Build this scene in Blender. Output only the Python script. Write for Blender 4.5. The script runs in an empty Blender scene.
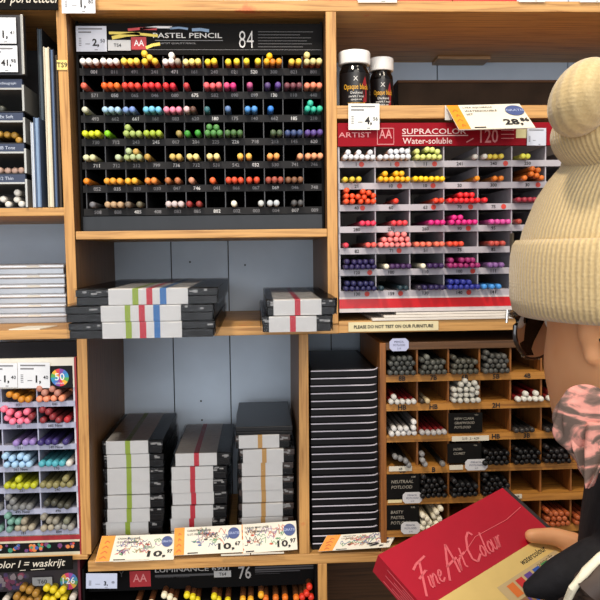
import bpy, math, random
from mathutils import Vector, Matrix
random.seed(7)
SC = bpy.context.scene
COL = SC.collection
V = Vector
# ------------------------------------------------------------------ camera (fitted to the shelving's own lines)
F_PX = 763.0
YAW, PITCH, ROLL = 0.05373311, 0.06345393, -0.01288441
CAM = V((0, -1.0, 1.45))
fw = V((math.sin(YAW)*math.cos(PITCH), math.cos(YAW)*math.cos(PITCH), -math.sin(PITCH)))
r0 = fw.cross(V((0, 0, 1))).normalized(); u0 = r0.cross(fw)
rt = r0*math.cos(ROLL) + u0*math.sin(ROLL); up = -r0*math.sin(ROLL) + u0*math.cos(ROLL)
def at(px, py, Y=0.0):
    """photo pixel -> the point of the world on the vertical plane at distance Y behind the shelf fronts"""
    d = fw + rt*((px-300)/F_PX) - up*((py-300)/F_PX)
    return CAM + d*((Y-CAM.y)/d.y)
def on_plane(px, py, o, n):
    d = fw + rt*((px-300)/F_PX) - up*((py-300)/F_PX)
    return CAM + d*((o-CAM).dot(n)/d.dot(n))
cam = bpy.data.objects.new('camera', bpy.data.cameras.new('camera')); COL.objects.link(cam)
cam.matrix_world = Matrix(((rt.x, up.x, -fw.x, CAM.x), (rt.y, up.y, -fw.y, CAM.y), (rt.z, up.z, -fw.z, CAM.z), (0, 0, 0, 1)))
cam.data.sensor_width = 36; cam.data.lens = 36*F_PX/600; cam.data.clip_start = .02
SC.camera = cam
# ------------------------------------------------------------------ materials
def lin(c):
    return tuple((x/255/12.92 if x/255 <= .04045 else ((x/255+.055)/1.055)**2.4) for x in c)
_mc = {}
def mat(rgb, rough=.5, noise=0., scale=60., metal=0., bump=0., coat=0., spec=.5, key=None):
    k = (tuple(rgb), rough, noise, scale, metal, bump, coat, spec)
    if k in _mc: return _mc[k]
    m = bpy.data.materials.new(key or 'mat_%d_%d_%d' % tuple(int(c) for c in rgb)); m.use_nodes = True
    nt = m.node_tree; b = nt.nodes['Principled BSDF']
    c = lin(rgb) + (1,)
    b.inputs['Base Color'].default_value = c; b.inputs['Roughness'].default_value = rough
    b.inputs['Metallic'].default_value = metal; b.inputs['Coat Weight'].default_value = coat
    b.inputs['Specular IOR Level'].default_value = spec
    tc = nt.nodes.new('ShaderNodeTexCoord')
    n = nt.nodes.new('ShaderNodeTexNoise'); n.inputs['Scale'].default_value = scale; n.inputs['Detail'].default_value = 4
    nt.links.new(tc.outputs['Object'], n.inputs['Vector'])
    mr = nt.nodes.new('ShaderNodeMapRange'); mr.inputs[1].default_value = .3; mr.inputs[2].default_value = .7
    mr.inputs[3].default_value = 1-max(noise, .03); mr.inputs[4].default_value = 1+max(noise, .03)
    nt.links.new(n.outputs['Fac'], mr.inputs[0])
    mx = nt.nodes.new('ShaderNodeMix'); mx.data_type = 'RGBA'; mx.blend_type = 'MULTIPLY'; mx.inputs['Factor'].default_value = 1
    mx.inputs['A'].default_value = c; nt.links.new(mr.outputs[0], mx.inputs['B'])
    nt.links.new(mx.outputs['Result'], b.inputs['Base Color'])
    if bump:
        bp = nt.nodes.new('ShaderNodeBump'); bp.inputs['Strength'].default_value = bump; bp.inputs['Distance'].default_value = .002
        nt.links.new(n.outputs['Fac'], bp.inputs['Height']); nt.links.new(bp.outputs[0], b.inputs['Normal'])
    _mc[k] = m
    return m
def ramp(nt, stops):
    r = nt.nodes.new('ShaderNodeValToRGB'); e = r.color_ramp.elements
    while len(e) < len(stops): e.new(.5)
    for el, (p, c) in zip(e, stops): el.position = p; el.color = lin(c)+(1,)
    return r
def wood(name, axis, ca, cb, paint=0., rough=.5):
    m = bpy.data.materials.new(name); m.use_nodes = True
    nt = m.node_tree; b = nt.nodes['Principled BSDF']; b.inputs['Roughness'].default_value = rough
    tc = nt.nodes.new('ShaderNodeTexCoord'); mp = nt.nodes.new('ShaderNodeMapping')
    s = [150, 150, 150]; s['XYZ'.index(axis)] = 7; mp.inputs['Scale'].default_value = s
    nt.links.new(tc.outputs['Object'], mp.inputs['Vector'])
    n = nt.nodes.new('ShaderNodeTexNoise'); n.inputs['Scale'].default_value = 1.6; n.inputs['Detail'].default_value = 6; n.inputs['Distortion'].default_value = .6
    nt.links.new(mp.outputs[0], n.inputs['Vector'])
    r = ramp(nt, [(.28, cb), (.5, ca), (.72, tuple(min(255, c*1.08) for c in ca))]); nt.links.new(n.outputs['Fac'], r.inputs[0])
    out = r.outputs[0]
    if paint:                                   # old paint smears left on the furniture
        n2 = nt.nodes.new('ShaderNodeTexNoise'); n2.inputs['Scale'].default_value = 26; n2.inputs['Detail'].default_value = 5
        nt.links.new(tc.outputs['Object'], n2.inputs['Vector'])
        r2 = nt.nodes.new('ShaderNodeValToRGB'); r2.color_ramp.elements[0].position = .665; r2.color_ramp.elements[1].position = .74
        nt.links.new(n2.outputs['Fac'], r2.inputs[0])
        mm = nt.nodes.new('ShaderNodeMath'); mm.operation = 'MULTIPLY'; mm.inputs[1].default_value = paint
        nt.links.new(r2.outputs[0], mm.inputs[0])
        mx = nt.nodes.new('ShaderNodeMix'); mx.data_type = 'RGBA'
        nt.links.new(mm.outputs[0], mx.inputs['Factor']); nt.links.new(out, mx.inputs['A']); mx.inputs['B'].default_value = lin((200, 60, 35))+(1,)
        out = mx.outputs['Result']
    nt.links.new(out, b.inputs['Base Color'])
    bp = nt.nodes.new('ShaderNodeBump'); bp.inputs['Strength'].default_value = .15; bp.inputs['Distance'].default_value = .001
    nt.links.new(n.outputs['Fac'], bp.inputs['Height']); nt.links.new(bp.outputs[0], b.inputs['Normal'])
    return m
WZ = wood('pine_upright', 'Z', (198, 148, 84), (150, 100, 46), .75)
WX = wood('pine_shelf', 'X', (198, 150, 88), (150, 102, 50), .5)
WR = wood('stained_rack_wood', 'X', (178, 122, 52), (126, 78, 30))
WRZ = wood('stained_shaded_rack_wood', 'Z', (142, 88, 38), (96, 54, 20))  # stain deepened to paint in shade from the shelf and person
WD = wood('dark_beam_wood', 'X', (96, 66, 40), (66, 44, 26))
def glassmat():
    m = bpy.data.materials.new('clear_film'); m.use_nodes = True; nt = m.node_tree; nt.nodes.clear()
    o = nt.nodes.new('ShaderNodeOutputMaterial'); t = nt.nodes.new('ShaderNodeBsdfTransparent'); g = nt.nodes.new('ShaderNodeBsdfGlossy')
    g.inputs['Roughness'].default_value = .10; g.inputs[0].default_value = (.38, .38, .39, 1); mx = nt.nodes.new('ShaderNodeMixShader')
    tc = nt.nodes.new('ShaderNodeTexCoord'); n = nt.nodes.new('ShaderNodeTexNoise'); n.inputs['Scale'].default_value = 55; n.inputs['Detail'].default_value = 2; n.inputs['Distortion'].default_value = 1.5
    nt.links.new(tc.outputs['Object'], n.inputs['Vector'])
    b = nt.nodes.new('ShaderNodeBump'); b.inputs['Strength'].default_value = .45; b.inputs['Distance'].default_value = .003
    nt.links.new(n.outputs['Fac'], b.inputs['Height']); nt.links.new(b.outputs[0], g.inputs['Normal'])
    fr = nt.nodes.new('ShaderNodeFresnel'); fr.inputs['IOR'].default_value = 1.28; nt.links.new(b.outputs[0], fr.inputs['Normal'])
    nt.links.new(fr.outputs[0], mx.inputs[0]); nt.links.new(t.outputs[0], mx.inputs[1]); nt.links.new(g.outputs[0], mx.inputs[2]); nt.links.new(mx.outputs[0], o.inputs[0])
    return m
FILM = glassmat()
def lensmat():
    m = bpy.data.materials.new('spectacle_lens'); m.use_nodes = True; nt = m.node_tree; nt.nodes.clear()
    o = nt.nodes.new('ShaderNodeOutputMaterial'); t = nt.nodes.new('ShaderNodeBsdfTransparent'); g = nt.nodes.new('ShaderNodeBsdfGlossy')
    t.inputs[0].default_value = (.8, .8, .78, 1); g.inputs['Roughness'].default_value = .03; mx = nt.nodes.new('ShaderNodeMixShader')
    fr = nt.nodes.new('ShaderNodeFresnel'); fr.inputs['IOR'].default_value = 1.6
    nt.links.new(fr.outputs[0], mx.inputs[0]); nt.links.new(t.outputs[0], mx.inputs[1]); nt.links.new(g.outputs[0], mx.inputs[2]); nt.links.new(mx.outputs[0], o.inputs[0])
    return m
WHITE = mat((236, 236, 236), .6); BLACKP = mat((14, 13, 15), .5, spec=.2); INK = mat((28, 26, 28), .7); GREYINK = mat((120, 120, 124), .7)
CHALK = mat((14, 13, 12), .8, .15, 90, spec=.15); CHALKW = mat((212, 205, 190), .9); ORANGE = mat((236, 150, 40), .55, .12, 40)
BADGE = mat((78, 92, 140), .6, spec=.2); PAPER = mat((230, 224, 208), .65, .04, 30); RED = mat((196, 26, 40), .35)
# ------------------------------------------------------------------ mesh builder
class Fr:
    """a flat frame: origin, right and up vectors; n points out of its front"""
    def __init__(s, o, u, v):
        s.o = V(o); s.u = V(u).normalized(); v = V(v); s.v = (v - s.u*v.dot(s.u)).normalized(); s.n = s.u.cross(s.v)
    def p(s, a, b, c=0.): return s.o + s.u*a + s.v*b + s.n*c
def front(x, y, z): return Fr((x, y, z), (1, 0, 0), (0, 0, 1))
_tc = {}
def glyphs(txt, bold=0.):
    key = (txt, bold)
    if key not in _tc:
        cu = bpy.data.curves.new('t', 'FONT'); cu.body = txt; cu.resolution_u = 2; cu.size = 1; cu.align_x = 'LEFT'; cu.offset = bold
        ob = bpy.data.objects.new('t', cu); COL.objects.link(ob)
        me = bpy.data.meshes.new_from_object(ob)
        vs = [v.co.copy() for v in me.vertices]; fs = [tuple(p.vertices) for p in me.polygons]
        bpy.data.objects.remove(ob); bpy.data.curves.remove(cu); bpy.data.meshes.remove(me)
        if not vs: vs = [V((0, 0, 0))]
        _tc[key] = (vs, fs)
    return _tc[key]
class MB:
    def __init__(s): s.v = []; s.f = []; s.m = []
    def add(s, vs, fs, mi=0):
        k = len(s.v); s.v += [V(v) for v in vs]; s.f += [tuple(i+k for i in f) for f in fs]; s.m += [mi]*len(fs)
    def box(s, x0, x1, y0, y1, z0, z1, mi=0, fr=None):
        c = [(x0, y0, z0), (x1, y0, z0), (x1, y1, z0), (x0, y1, z0), (x0, y0, z1), (x1, y0, z1), (x1, y1, z1), (x0, y1, z1)]
        if fr: c = [fr.p(a, d, -b) for a, b, d in c]         # x along u, y into the frame, z along v
        s.add(c, [(0, 3, 2, 1), (4, 5, 6, 7), (0, 1, 5, 4), (1, 2, 6, 5), (2, 3, 7, 6), (3, 0, 4, 7)], mi)
        return s
    def rings(s, R, mi=0, caps=True, closed=True):
        n = len(R[0]); k = len(s.v); s.v += [V(p) for r in R for p in r]; fs = []
        for i in range(len(R)-1):
            for j in range(n if closed else n-1):
                a = i*n+j; b = i*n+(j+1) % n
                fs.append((a+k, b+k, b+n+k, a+n+k))
        if caps: fs.append(tuple(k+n-1-j for j in range(n))); fs.append(tuple(k+(len(R)-1)*n+j for j in range(n)))
        s.f += fs; s.m += [mi]*len(fs)
        return s
    def tube(s, pts, rad, n=12, mi=0, flat=1.0, upv=None):
        pts = [V(p) for p in pts]; R = []
        rad = rad if isinstance(rad, (list, tuple)) else [rad]*len(pts)
        for i, p in enumerate(pts):
            d = (pts[min(i+1, len(pts)-1)]-pts[max(i-1, 0)]).normalized()
            a = V(upv) if upv else (V((0, 0, 1)) if abs(d.z) < .9 else V((1, 0, 0)))
            a = (a-d*a.dot(d)).normalized(); b = d.cross(a)
            R.append([p+(a*math.cos(t)*flat+b*math.sin(t))*rad[i] for t in [2*math.pi*j/n for j in range(n)]])
        return s.rings(R, mi)
    def capsule(s, pts, rad, n=12, mi=0):
        """tube with rounded ends"""
        pts = [V(p) for p in pts]; P = []; Q = []
        d0 = (pts[0]-pts[1]).normalized(); d1 = (pts[-1]-pts[-2]).normalized()
        for t in (80, 55, 30): P.append(pts[0]+d0*rad[0]*math.sin(math.radians(t))); Q.append(rad[0]*math.cos(math.radians(t)))
        P += pts; Q += list(rad)
        for t in (30, 55, 80): P.append(pts[-1]+d1*rad[-1]*math.sin(math.radians(t))); Q.append(rad[-1]*math.cos(math.radians(t)))
        return s.tube(P, Q, n, mi)
    def lathe(s, prof, n=24, mi=0, c=(0, 0, 0), axis='Z'):
        R = []
        for r, h in prof:
            ring = []
            for j in range(n):
                t = 2*math.pi*j/n; a, b = r*math.cos(t), r*math.sin(t)
                ring.append(V(c)+(V((a, b, h)) if axis == 'Z' else V((b, h, a))))
            R.append(ring)
        return s.rings(R, mi)
    def ell(s, c, ax, n=20, m=12, mi=0):
        """ellipsoid with axis vectors ax"""
        R = []
        for i in range(m+1):
            ph = -math.pi/2+math.pi*i/m*.996+.006
            R.append([V(c)+ax[0]*(math.cos(ph)*math.cos(t))+ax[1]*(math.cos(ph)*math.sin(t))+ax[2]*math.sin(ph) for t in [2*math.pi*j/n for j in range(n)]])
        return s.rings(R, mi)
    def rect(s, fr, a0, a1, b0, b1, mi=0, off=.0003):
        s.add([fr.p(a0, b0, off), fr.p(a1, b0, off), fr.p(a1, b1, off), fr.p(a0, b1, off)], [(0, 1, 2, 3)], mi); return s
    def poly(s, fr, pts, mi=0, off=.0003):
        s.add([fr.p(a, b, off) for a, b in pts], [tuple(range(len(pts)))], mi); return s
    def disc(s, fr, a, b, r, mi=0, off=.0004, n=20, ry=None):
        return s.poly(fr, [(a+r*math.cos(2*math.pi*j/n), b+(ry or r)*math.sin(2*math.pi*j/n)) for j in range(n)], mi, off)
    def ribbon(s, fr, pts, w, mi=0, off=.0004):
        for (a, b), (c, d) in zip(pts, pts[1:]):
            L = math.hypot(c-a, d-b)
            if L < 1e-6: continue
            nx, ny = -(d-b)/L*w/2, (c-a)/L*w/2
            s.poly(fr, [(a-nx, b-ny), (c-nx, d-ny), (c+nx, d+ny), (a+nx, b+ny)], mi, off)
        return s
    def text(s, fr, txt, a, b, h=None, w=None, mi=1, off=.0005, shear=0., align='C', wrap=None, bold=.008):
        vs, fs = glyphs(txt, bold)
        x0 = min(v.x for v in vs); x1 = max(v.x for v in vs); y0 = min(v.y for v in vs); y1 = max(v.y for v in vs)
        bw, bh = max(x1-x0, 1e-4), max(y1-y0, 1e-4)
        sy = h/bh if h else w/bw
        sx = w/bw if w else sy
        ox = a-(bw*sx/2 if align == 'C' else (bw*sx if align == 'R' else 0)); oy = b-bh*sy/2
        q = [(ox+(v.x-x0)*sx+shear*(v.y-y0)*sy, oy+(v.y-y0)*sy) for v in vs]
        s.add([wrap(x, y) if wrap else fr.p(x, y, off) for x, y in q], fs, mi); return s
    def build(s, name, mats, parent=None, smooth=False, angle=40, bevel=0.):
        me = bpy.data.meshes.new(name)
        o = V((0, 0, 0)); p = parent
        while p: o += p.location; p = p.parent
        me.from_pydata([v-o for v in s.v], [], s.f)
        for m in (mats if isinstance(mats, (list, tuple)) else [mats]): me.materials.append(m)
        me.polygons.foreach_set('material_index', s.m)
        if smooth:
            me.polygons.foreach_set('use_smooth', [True]*len(s.f)); me.set_sharp_from_angle(angle=math.radians(angle))
        me.update()
        ob = bpy.data.objects.new(name, me); COL.objects.link(ob); ob.parent = parent
        if bevel:
            b = ob.modifiers.new('bevel', 'BEVEL'); b.width = bevel; b.segments = 2; b.limit_method = 'ANGLE'
        return ob
def thing(name, label, cat, loc=(0, 0, 0), group=None):
    o = bpy.data.objects.new(name, None); COL.objects.link(o); o.location = loc; o.empty_display_size = .02
    return tag(o, label, cat, group)
def tag(o, label, cat, group=None):
    o['label'] = label; o['category'] = cat
    if group: o['group'] = group
    return o
def struct(o): o['kind'] = 'structure'; return o
def copy_tree(o, parent=None):
    c = o.copy(); COL.objects.link(c); c.parent = parent
    for ch in [x for x in o.children]: copy_tree(ch, c)
    return c
ORD = ['first', 'second', 'third', 'fourth', 'fifth', 'sixth', 'seventh', 'eighth', 'ninth', 'tenth', 'eleventh', 'twelfth', 'thirteenth', 'fourteenth', 'fifteenth', 'sixteenth', 'seventeenth', 'eighteenth', 'nineteenth', 'twentieth', 'twenty-first', 'twenty-second', 'twenty-third', 'twenty-fourth', 'twenty-fifth', 'twenty-sixth']
# ================================================================== SETTING
WALLY = .267
BLUE = mat((200, 214, 230), .6, .1, 9, bump=.15); HOLE = mat((40, 42, 46), .8)
w = MB()
seams = [-1.1, -.62, at(100, 260, WALLY).x-.03, at(174, 380, WALLY).x, at(229, 300, WALLY).x, at(320, 400, WALLY).x+.02, .30, .52, 1.1]
for a, b in zip(seams, seams[1:]):
    w.box(a+.0009, b-.0009, WALLY, WALLY+.018, .02, 2.25, 0)
w.box(-1.1, 1.1, WALLY+.004, WALLY+.03, .02, 2.25, 1)
for px, py in ((201, 401), (202, 420), (190, 262), (245, 265)):
    p = at(px, py, WALLY); w.disc(front(p.x, WALLY, p.z), 0, 0, .0016, 1, .0006, 10)
wall = struct(w.build('wall_back', [BLUE, HOLE]))
fl = MB(); fl.box(-2.2, 2.2, -3.2, WALLY+.03, -.05, 0); struct(fl.build('floor', wood('floor_boards', 'X', (150, 118, 84), (110, 84, 56))))
# ---- the shelving unit
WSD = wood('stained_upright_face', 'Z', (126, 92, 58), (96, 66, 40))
sh = thing('shelving_unit', 'pine wall shelving with paint-smeared uprights dividing the art supplies into bays', 'shelving', (0, .1, 0))
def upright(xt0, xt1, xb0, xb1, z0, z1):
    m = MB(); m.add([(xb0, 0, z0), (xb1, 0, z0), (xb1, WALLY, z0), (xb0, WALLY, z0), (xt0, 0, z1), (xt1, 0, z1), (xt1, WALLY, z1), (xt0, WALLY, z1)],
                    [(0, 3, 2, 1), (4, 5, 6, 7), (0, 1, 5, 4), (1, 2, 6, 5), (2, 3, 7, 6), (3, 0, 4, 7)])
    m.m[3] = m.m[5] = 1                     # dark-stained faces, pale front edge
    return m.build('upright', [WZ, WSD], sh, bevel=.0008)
def shelf(x0, x1, z0, z1, y0=0., m=WX):
    b = MB(); b.box(x0, x1, y0, WALLY, z0, z1); return b.build('shelf', m, sh, bevel=.0008)
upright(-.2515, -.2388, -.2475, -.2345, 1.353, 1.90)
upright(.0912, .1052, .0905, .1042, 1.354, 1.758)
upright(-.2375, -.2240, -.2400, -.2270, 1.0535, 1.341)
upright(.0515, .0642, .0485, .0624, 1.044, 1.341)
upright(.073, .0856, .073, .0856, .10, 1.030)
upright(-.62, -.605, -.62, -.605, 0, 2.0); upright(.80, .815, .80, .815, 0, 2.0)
shelf(-.605, -.2515, 1.7580, 1.7720); shelf(-.2388, .80, 1.7583, 1.7720)           # beam over the bays
shelf(-.2345, .0905, 1.4690, 1.4795)                                              # under the pastel rack
shelf(-.605, .1047, 1.3410, 1.3530); shelf(.1047, .80, 1.3415, 1.3570)            # long middle shelf
shelf(-.605, -.2480, 1.4998, 1.5104)                                              # left, under the pads
shelf(.1047, .80, 1.6215, 1.6385)                                                 # jar shelf
shelf(-.605, .073, .914, .928); shelf(-.232, .80, 1.0300, 1.0440); shelf(-.605, -.232, 1.0470, 1.0535)            # lowest shelf in view
shelf(-.605, .80, .10, .115)
b = MB(); b.box(.0858, .80, WALLY-.02, WALLY-.002, .115, 1.030); b.build('back_panel', WD, sh)
b = MB(); b.box(-.605, .80, .02, .04, 0, .10); b.build('plinth', WX, sh)
# loose wooden battens at the back under the beam
bl = MB(); p = at(437, 38, .23); q = at(490, 60, .23); bl.box(p.x, q.x, .225, WALLY, q.z, 1.7583)
tag(bl.build('wood_block', wood('block_wood', 'X', (176, 140, 100), (140, 106, 70)), bevel=.001), 'pale wooden block fixed at the back beneath the top shelf board', 'block')

# ================================================================== helpers for racks
PALETTE = {'white': (240, 240, 238), 'cream': (245, 230, 165), 'yellow': (250, 220, 40), 'amber': (240, 175, 50), 'orange': (240, 130, 35), 'vermilion': (245, 85, 40),
 'red': (225, 45, 45), 'crimson': (190, 35, 60), 'coral': (245, 110, 95), 'salmon': (245, 145, 135), 'pink': (245, 130, 165), 'magenta': (220, 45, 135), 'mauve': (190, 85, 140),
 'plum': (125, 45, 85), 'violet': (110, 75, 150), 'lavender': (150, 125, 190), 'indigo': (50, 42, 95), 'navy': (45, 55, 115), 'blue': (70, 120, 210), 'sky-blue': (120, 195, 235), 'pale-blue': (170, 205, 232),
 'teal': (60, 150, 150), 'turquoise': (50, 190, 165), 'green': (55, 150, 55), 'dark-green': (65, 100, 60), 'sage': (170, 185, 120), 'lime': (200, 220, 45), 'olive': (140, 130, 75), 'khaki': (195, 165, 95), 'ochre': (200, 145, 50),
 'brown': (130, 85, 55), 'russet': (190, 90, 50), 'maroon': (130, 45, 45), 'tan': (190, 150, 120), 'peach': (240, 165, 115), 'grey': (120, 120, 120), 'pale-grey': (195, 195, 195), 'charcoal': (62, 62, 64), 'black': (25, 24, 25)}
def cname(c): return min(PALETTE, key=lambda k: sum((a-b)**2 for a, b in zip(PALETTE[k], c)))
_pm = {}
def pencil_meshes(kind, r, col, shaft, L):
    k = (kind, r, tuple(col), tuple(shaft))
    if k in _pm: return _pm[k]
    n = 12
    a = MB(); hexa = 6 if kind in ('graphite_pencil',) else n
    a.lathe([(r*.96, .0075), (r*.985, .010), (r*.985, L-.004), (r*.7, L)], hexa, 0, axis='Y')
    b = MB(); b.lathe([(r*.25, 0), (r*.66, .0003), (r*.9, .0012), (r, .003), (r, .0085)], n, 0, axis='Y')
    out = []
    for m_, name, c, ro in ((a, kind, shaft, .45), (b, 'end_cap', col, .38)):
        ob = m_.build(name, mat(c, ro, spec=.4), smooth=True, angle=38); out.append(ob.data); bpy.data.objects.remove(ob)
    _pm[k] = out
    return out
def place_pencils(kind, noun, rack, group, rows, floors, divs, r, Yend, L, rownames, cat='pencil'):
    """rows: per row a list of (px, py, colour[, shaft]); pencils are settled onto their bin floor and onto one another"""
    for ri, row in enumerate(rows):
        fz = floors[ri]; bins = {}
        for it in row:
            p = at(it[0], it[1], Yend); bi = 0
            while bi < len(divs)-2 and p.x > divs[bi+1]: bi += 1
            bins.setdefault(bi, []).append([p.x, p.z, it[2], it[3] if len(it) > 3 else tuple(int(c*.70) for c in it[2])])  # default shaft: cap colour darkened, painting in shade behind the ends
        for bi, L_ in bins.items():
            lo, hi = divs[bi]+.0011+r, divs[bi+1]-.0011-r
            L_.sort(key=lambda e: e[1]); 
            base = [e for e in L_ if e[1]-fz < 2.05*r]; upper = [e for e in L_ if e[1]-fz >= 2.05*r]
            cap = max(1, int((hi-lo)/(2*r)+1.07))
            base.sort(key=lambda e: e[0])
            while len(base) > cap: upper.insert(0, base.pop(len(base)//2))
            for e in base: e[0] = min(max(e[0], lo), hi)
            for _ in range(40):
                for e, g in zip(base, base[1:]):
                    d = 2*r+.0001-(g[0]-e[0])
                    if d > 0: e[0] = max(lo, e[0]-d/2); g[0] = min(hi, g[0]+d/2)
            for e in base: e.append(0); e[1] = fz+r
            done = list(base)
            upper.sort(key=lambda e: e[1])
            for e in upper:
                best = None
                for k in range(-12, 13):
                    x = min(max(e[0]+k*.0006, lo), hi)
                    z = fz+r
                    for g in done:
                        dx = abs(x-g[0])
                        if dx < 2*r: z = max(z, g[1]+math.sqrt(4*r*r-dx*dx))
                    s = abs(z-e[1])+abs(x-e[0])*.6+z*.3
                    if best is None or s < best[0]: best = (s, x, z)
                e[0], e[1] = best[1], best[2]; e.append(round((e[1]-fz-r)/(1.7*r))); done.append(e)
            lev = {}
            for e in done: lev.setdefault(e[4], []).append(e)
            for lv, es in lev.items():
                es.sort(key=lambda e: e[0])
                for i, e in enumerate(es):
                    ms = pencil_meshes(kind, r, e[2], e[3], L)
                    a = bpy.data.objects.new(kind, ms[0]); COL.objects.link(a)
                    a.location = (e[0], Yend+random.uniform(-.0025, .0025), e[1])
                    c = bpy.data.objects.new('end_cap', ms[1]); COL.objects.link(c); c.parent = a
                    where = '%s bin, %s row, %s' % (ORD[bi], rownames[ri], rack)
                    if len(done) == 1: pos = 'alone in '
                    elif len(lev) == 1: pos = ORD[i]+' from left in '
                    else: pos = '%s from left of %s layer, ' % (ORD[i], 'bottom' if lv == 0 else ORD[lv])
                    tag(a, '%s %s %s%s' % (cname(e[2]), noun, pos, where), cat, group)
def Z(c, xo, yo, s, lst):
    return [(xo+e[0]/s, yo+e[1]/s, e[2] if len(e) > 2 else c) + tuple(e[3:]) for e in lst]
RN7 = ['top', 'second', 'third', 'fourth', 'fifth', 'sixth', 'bottom']

# ================================================================== PASTEL PENCIL RACK (black)
PY = .03
rk = thing('pencil_rack', 'black display rack of pastel pencils in seven rows of small bins', 'rack', (-.07, .1, 1.4795))
BL = mat((9, 8, 9), .65, spec=.12); BLS = mat((32, 32, 34), .6, spec=.2); GLO = mat((16, 18, 24), .3, spec=.3); TXT = mat((205, 205, 205), .6); DIM = mat((128, 128, 132), .6)
px0, px1 = -.2332, .0894; cx0, cx1 = -.2256, .0883; cp = (cx1-cx0)/12
pdivs = [cx0+cp*i for i in range(13)]; pfl = [1.6927-.03045*i for i in range(7)]
MB().box(px0, px1, .225, .235, 1.4795, 1.755).build('back_panel', BL, rk)
MB().box(px0, px0+.003, PY-.002, .225, 1.4795, 1.753).build('side_panel', BL, rk)
MB().box(px1-.003, px1, PY-.002, .225, 1.4795, 1.753).build('side_panel', BL, rk)
nums = [['001', '011', '491', '241', '471', '161', '240', '021', '520', '300', '821', '801'], ['571', '050', '065', '046', '080', '675', '582', '090', '099', '130', '110', '440'],
        ['493', '662', '661', '161', '083', '620', '180', '175', '140', '662', '185', '210'], ['730', '712', '243', '245', '017', '204', '225', '226', '718', '213', '145', '620'],
        ['711', '712', '212', '799', '736', '732', '531', '542', '032', '530', '741', '746'], ['052', '035', '033', '030', '047', '746', '041', '066', '067', '069', '046', '748'],
        ['508', '808', '405', '408', '083', '085', '802', '002', '003', '004', '007', '009']]
for i in range(7):
    zt = pfl[i]
    MB().box(cx0-.003, cx1+.0005, PY+.002, .225, zt-.002, zt).build('bin_floor', BL, rk)
    m = MB(); m.box(cx0-.004, cx1+.0006, PY-.0015, PY+.002, zt-.0093, zt, 0)
    fr = front(0, PY-.0015, zt-.0047)
    for j in range(12):
        m.text(fr, nums[i][j], pdivs[j]+cp*.56, 0, .0047, None, 1 if (i*5+j*3) % 4 == 0 else 2, bold=.015)
    m.build('label_strip', [BLS, TXT, DIM], rk)
for j in range(13):
    m = MB()
    for i in range(7):
        zt = pfl[i]; zu = (pfl[i-1]-.0093) if i else 1.7085
        m.box(pdivs[j]-.0006, pdivs[j]+.0006, PY, .2, zt, zu)
    m.build('divider', mat((54, 54, 58), .4), rk)
# header
m = MB(); a = at(77, 24, PY); c = at(321, 50, PY)
m.box(px0+.003, px1-.003, PY-.002, PY+.004, 1.7100, 1.7505, 0)
fr = front(0, PY-.002, 0)
def hx(px, py): p = at(px, py, PY-.002); return p.x, p.z
def rpx(m, x0, y0, x1, y1, mi, off=.0004):
    p = at(x0, y0, PY-.002); q = at(x1, y1, PY-.002); m.rect(fr, p.x, q.x, q.z, p.z, mi, off)
def tpx(m, s, x0, x1, y, h, mi, **k):
    p = at(x0, y, PY-.002); q = at(x1, y, PY-.002); m.text(fr, s, (p.x+q.x)/2, p.z, h*.00131, q.x-p.x, mi, off=.0006, **k)
tpx(m, 'PASTEL PENCIL', 153, 222, 35.5, 5, 1); rpx(m, 155, 40.2, 223, 40.9, 2)
tpx(m, 'ARTIST QUALITY PENCIL', 160, 196, 43.5, 1.8, 2)
tpx(m, '84', 239, 253.5, 39.5, 17, 1, bold=-.012)
for i in range(6): rpx(m, 258, 31.5+i*3, (313, 300, 311, 307, 312, 303)[i], 32.3+i*3, 3)
rpx(m, 100, 49.5, 321, 50.1, 2)
rpx(m, 131, 37, 146.5, 50, 4); tpx(m, '%s' % 'AA', 134, 144, 43, 6, 6)
rng = random.Random(3)
for (xa, ya, xb, yb, wd, mi) in ((109, 33, 158, 36, 2.6, 5), (112, 38, 140, 34, 3.5, 5), (128, 30, 157, 29, 2.6, 7), (146, 48, 160, 44, 3, 5), (140, 29, 172, 27.5, 2.2, 6), (170, 28.5, 188, 29, 2, 8), (192, 30, 209, 31, 3, 8)):
    p = hx(xa, ya); q = hx(xb, yb); mid = ((p[0]+q[0])/2, (p[1]+q[1])/2+.0012)
    m.ribbon(fr, [p, mid, q], wd*.00131, mi, .0007)
m.build('header', [BL, TXT, DIM, mat((70, 70, 72), .6), mat((170, 36, 44), .5), mat((225, 205, 95), .6), mat((225, 225, 228), .4), mat((188, 50, 56), .5), mat((120, 150, 185), .5)], rk)
MB().box(px0+.003, px1-.003, PY-.004, PY+.03, 1.4795, 1.4995).build('base_panel', GLO, rk)
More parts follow.
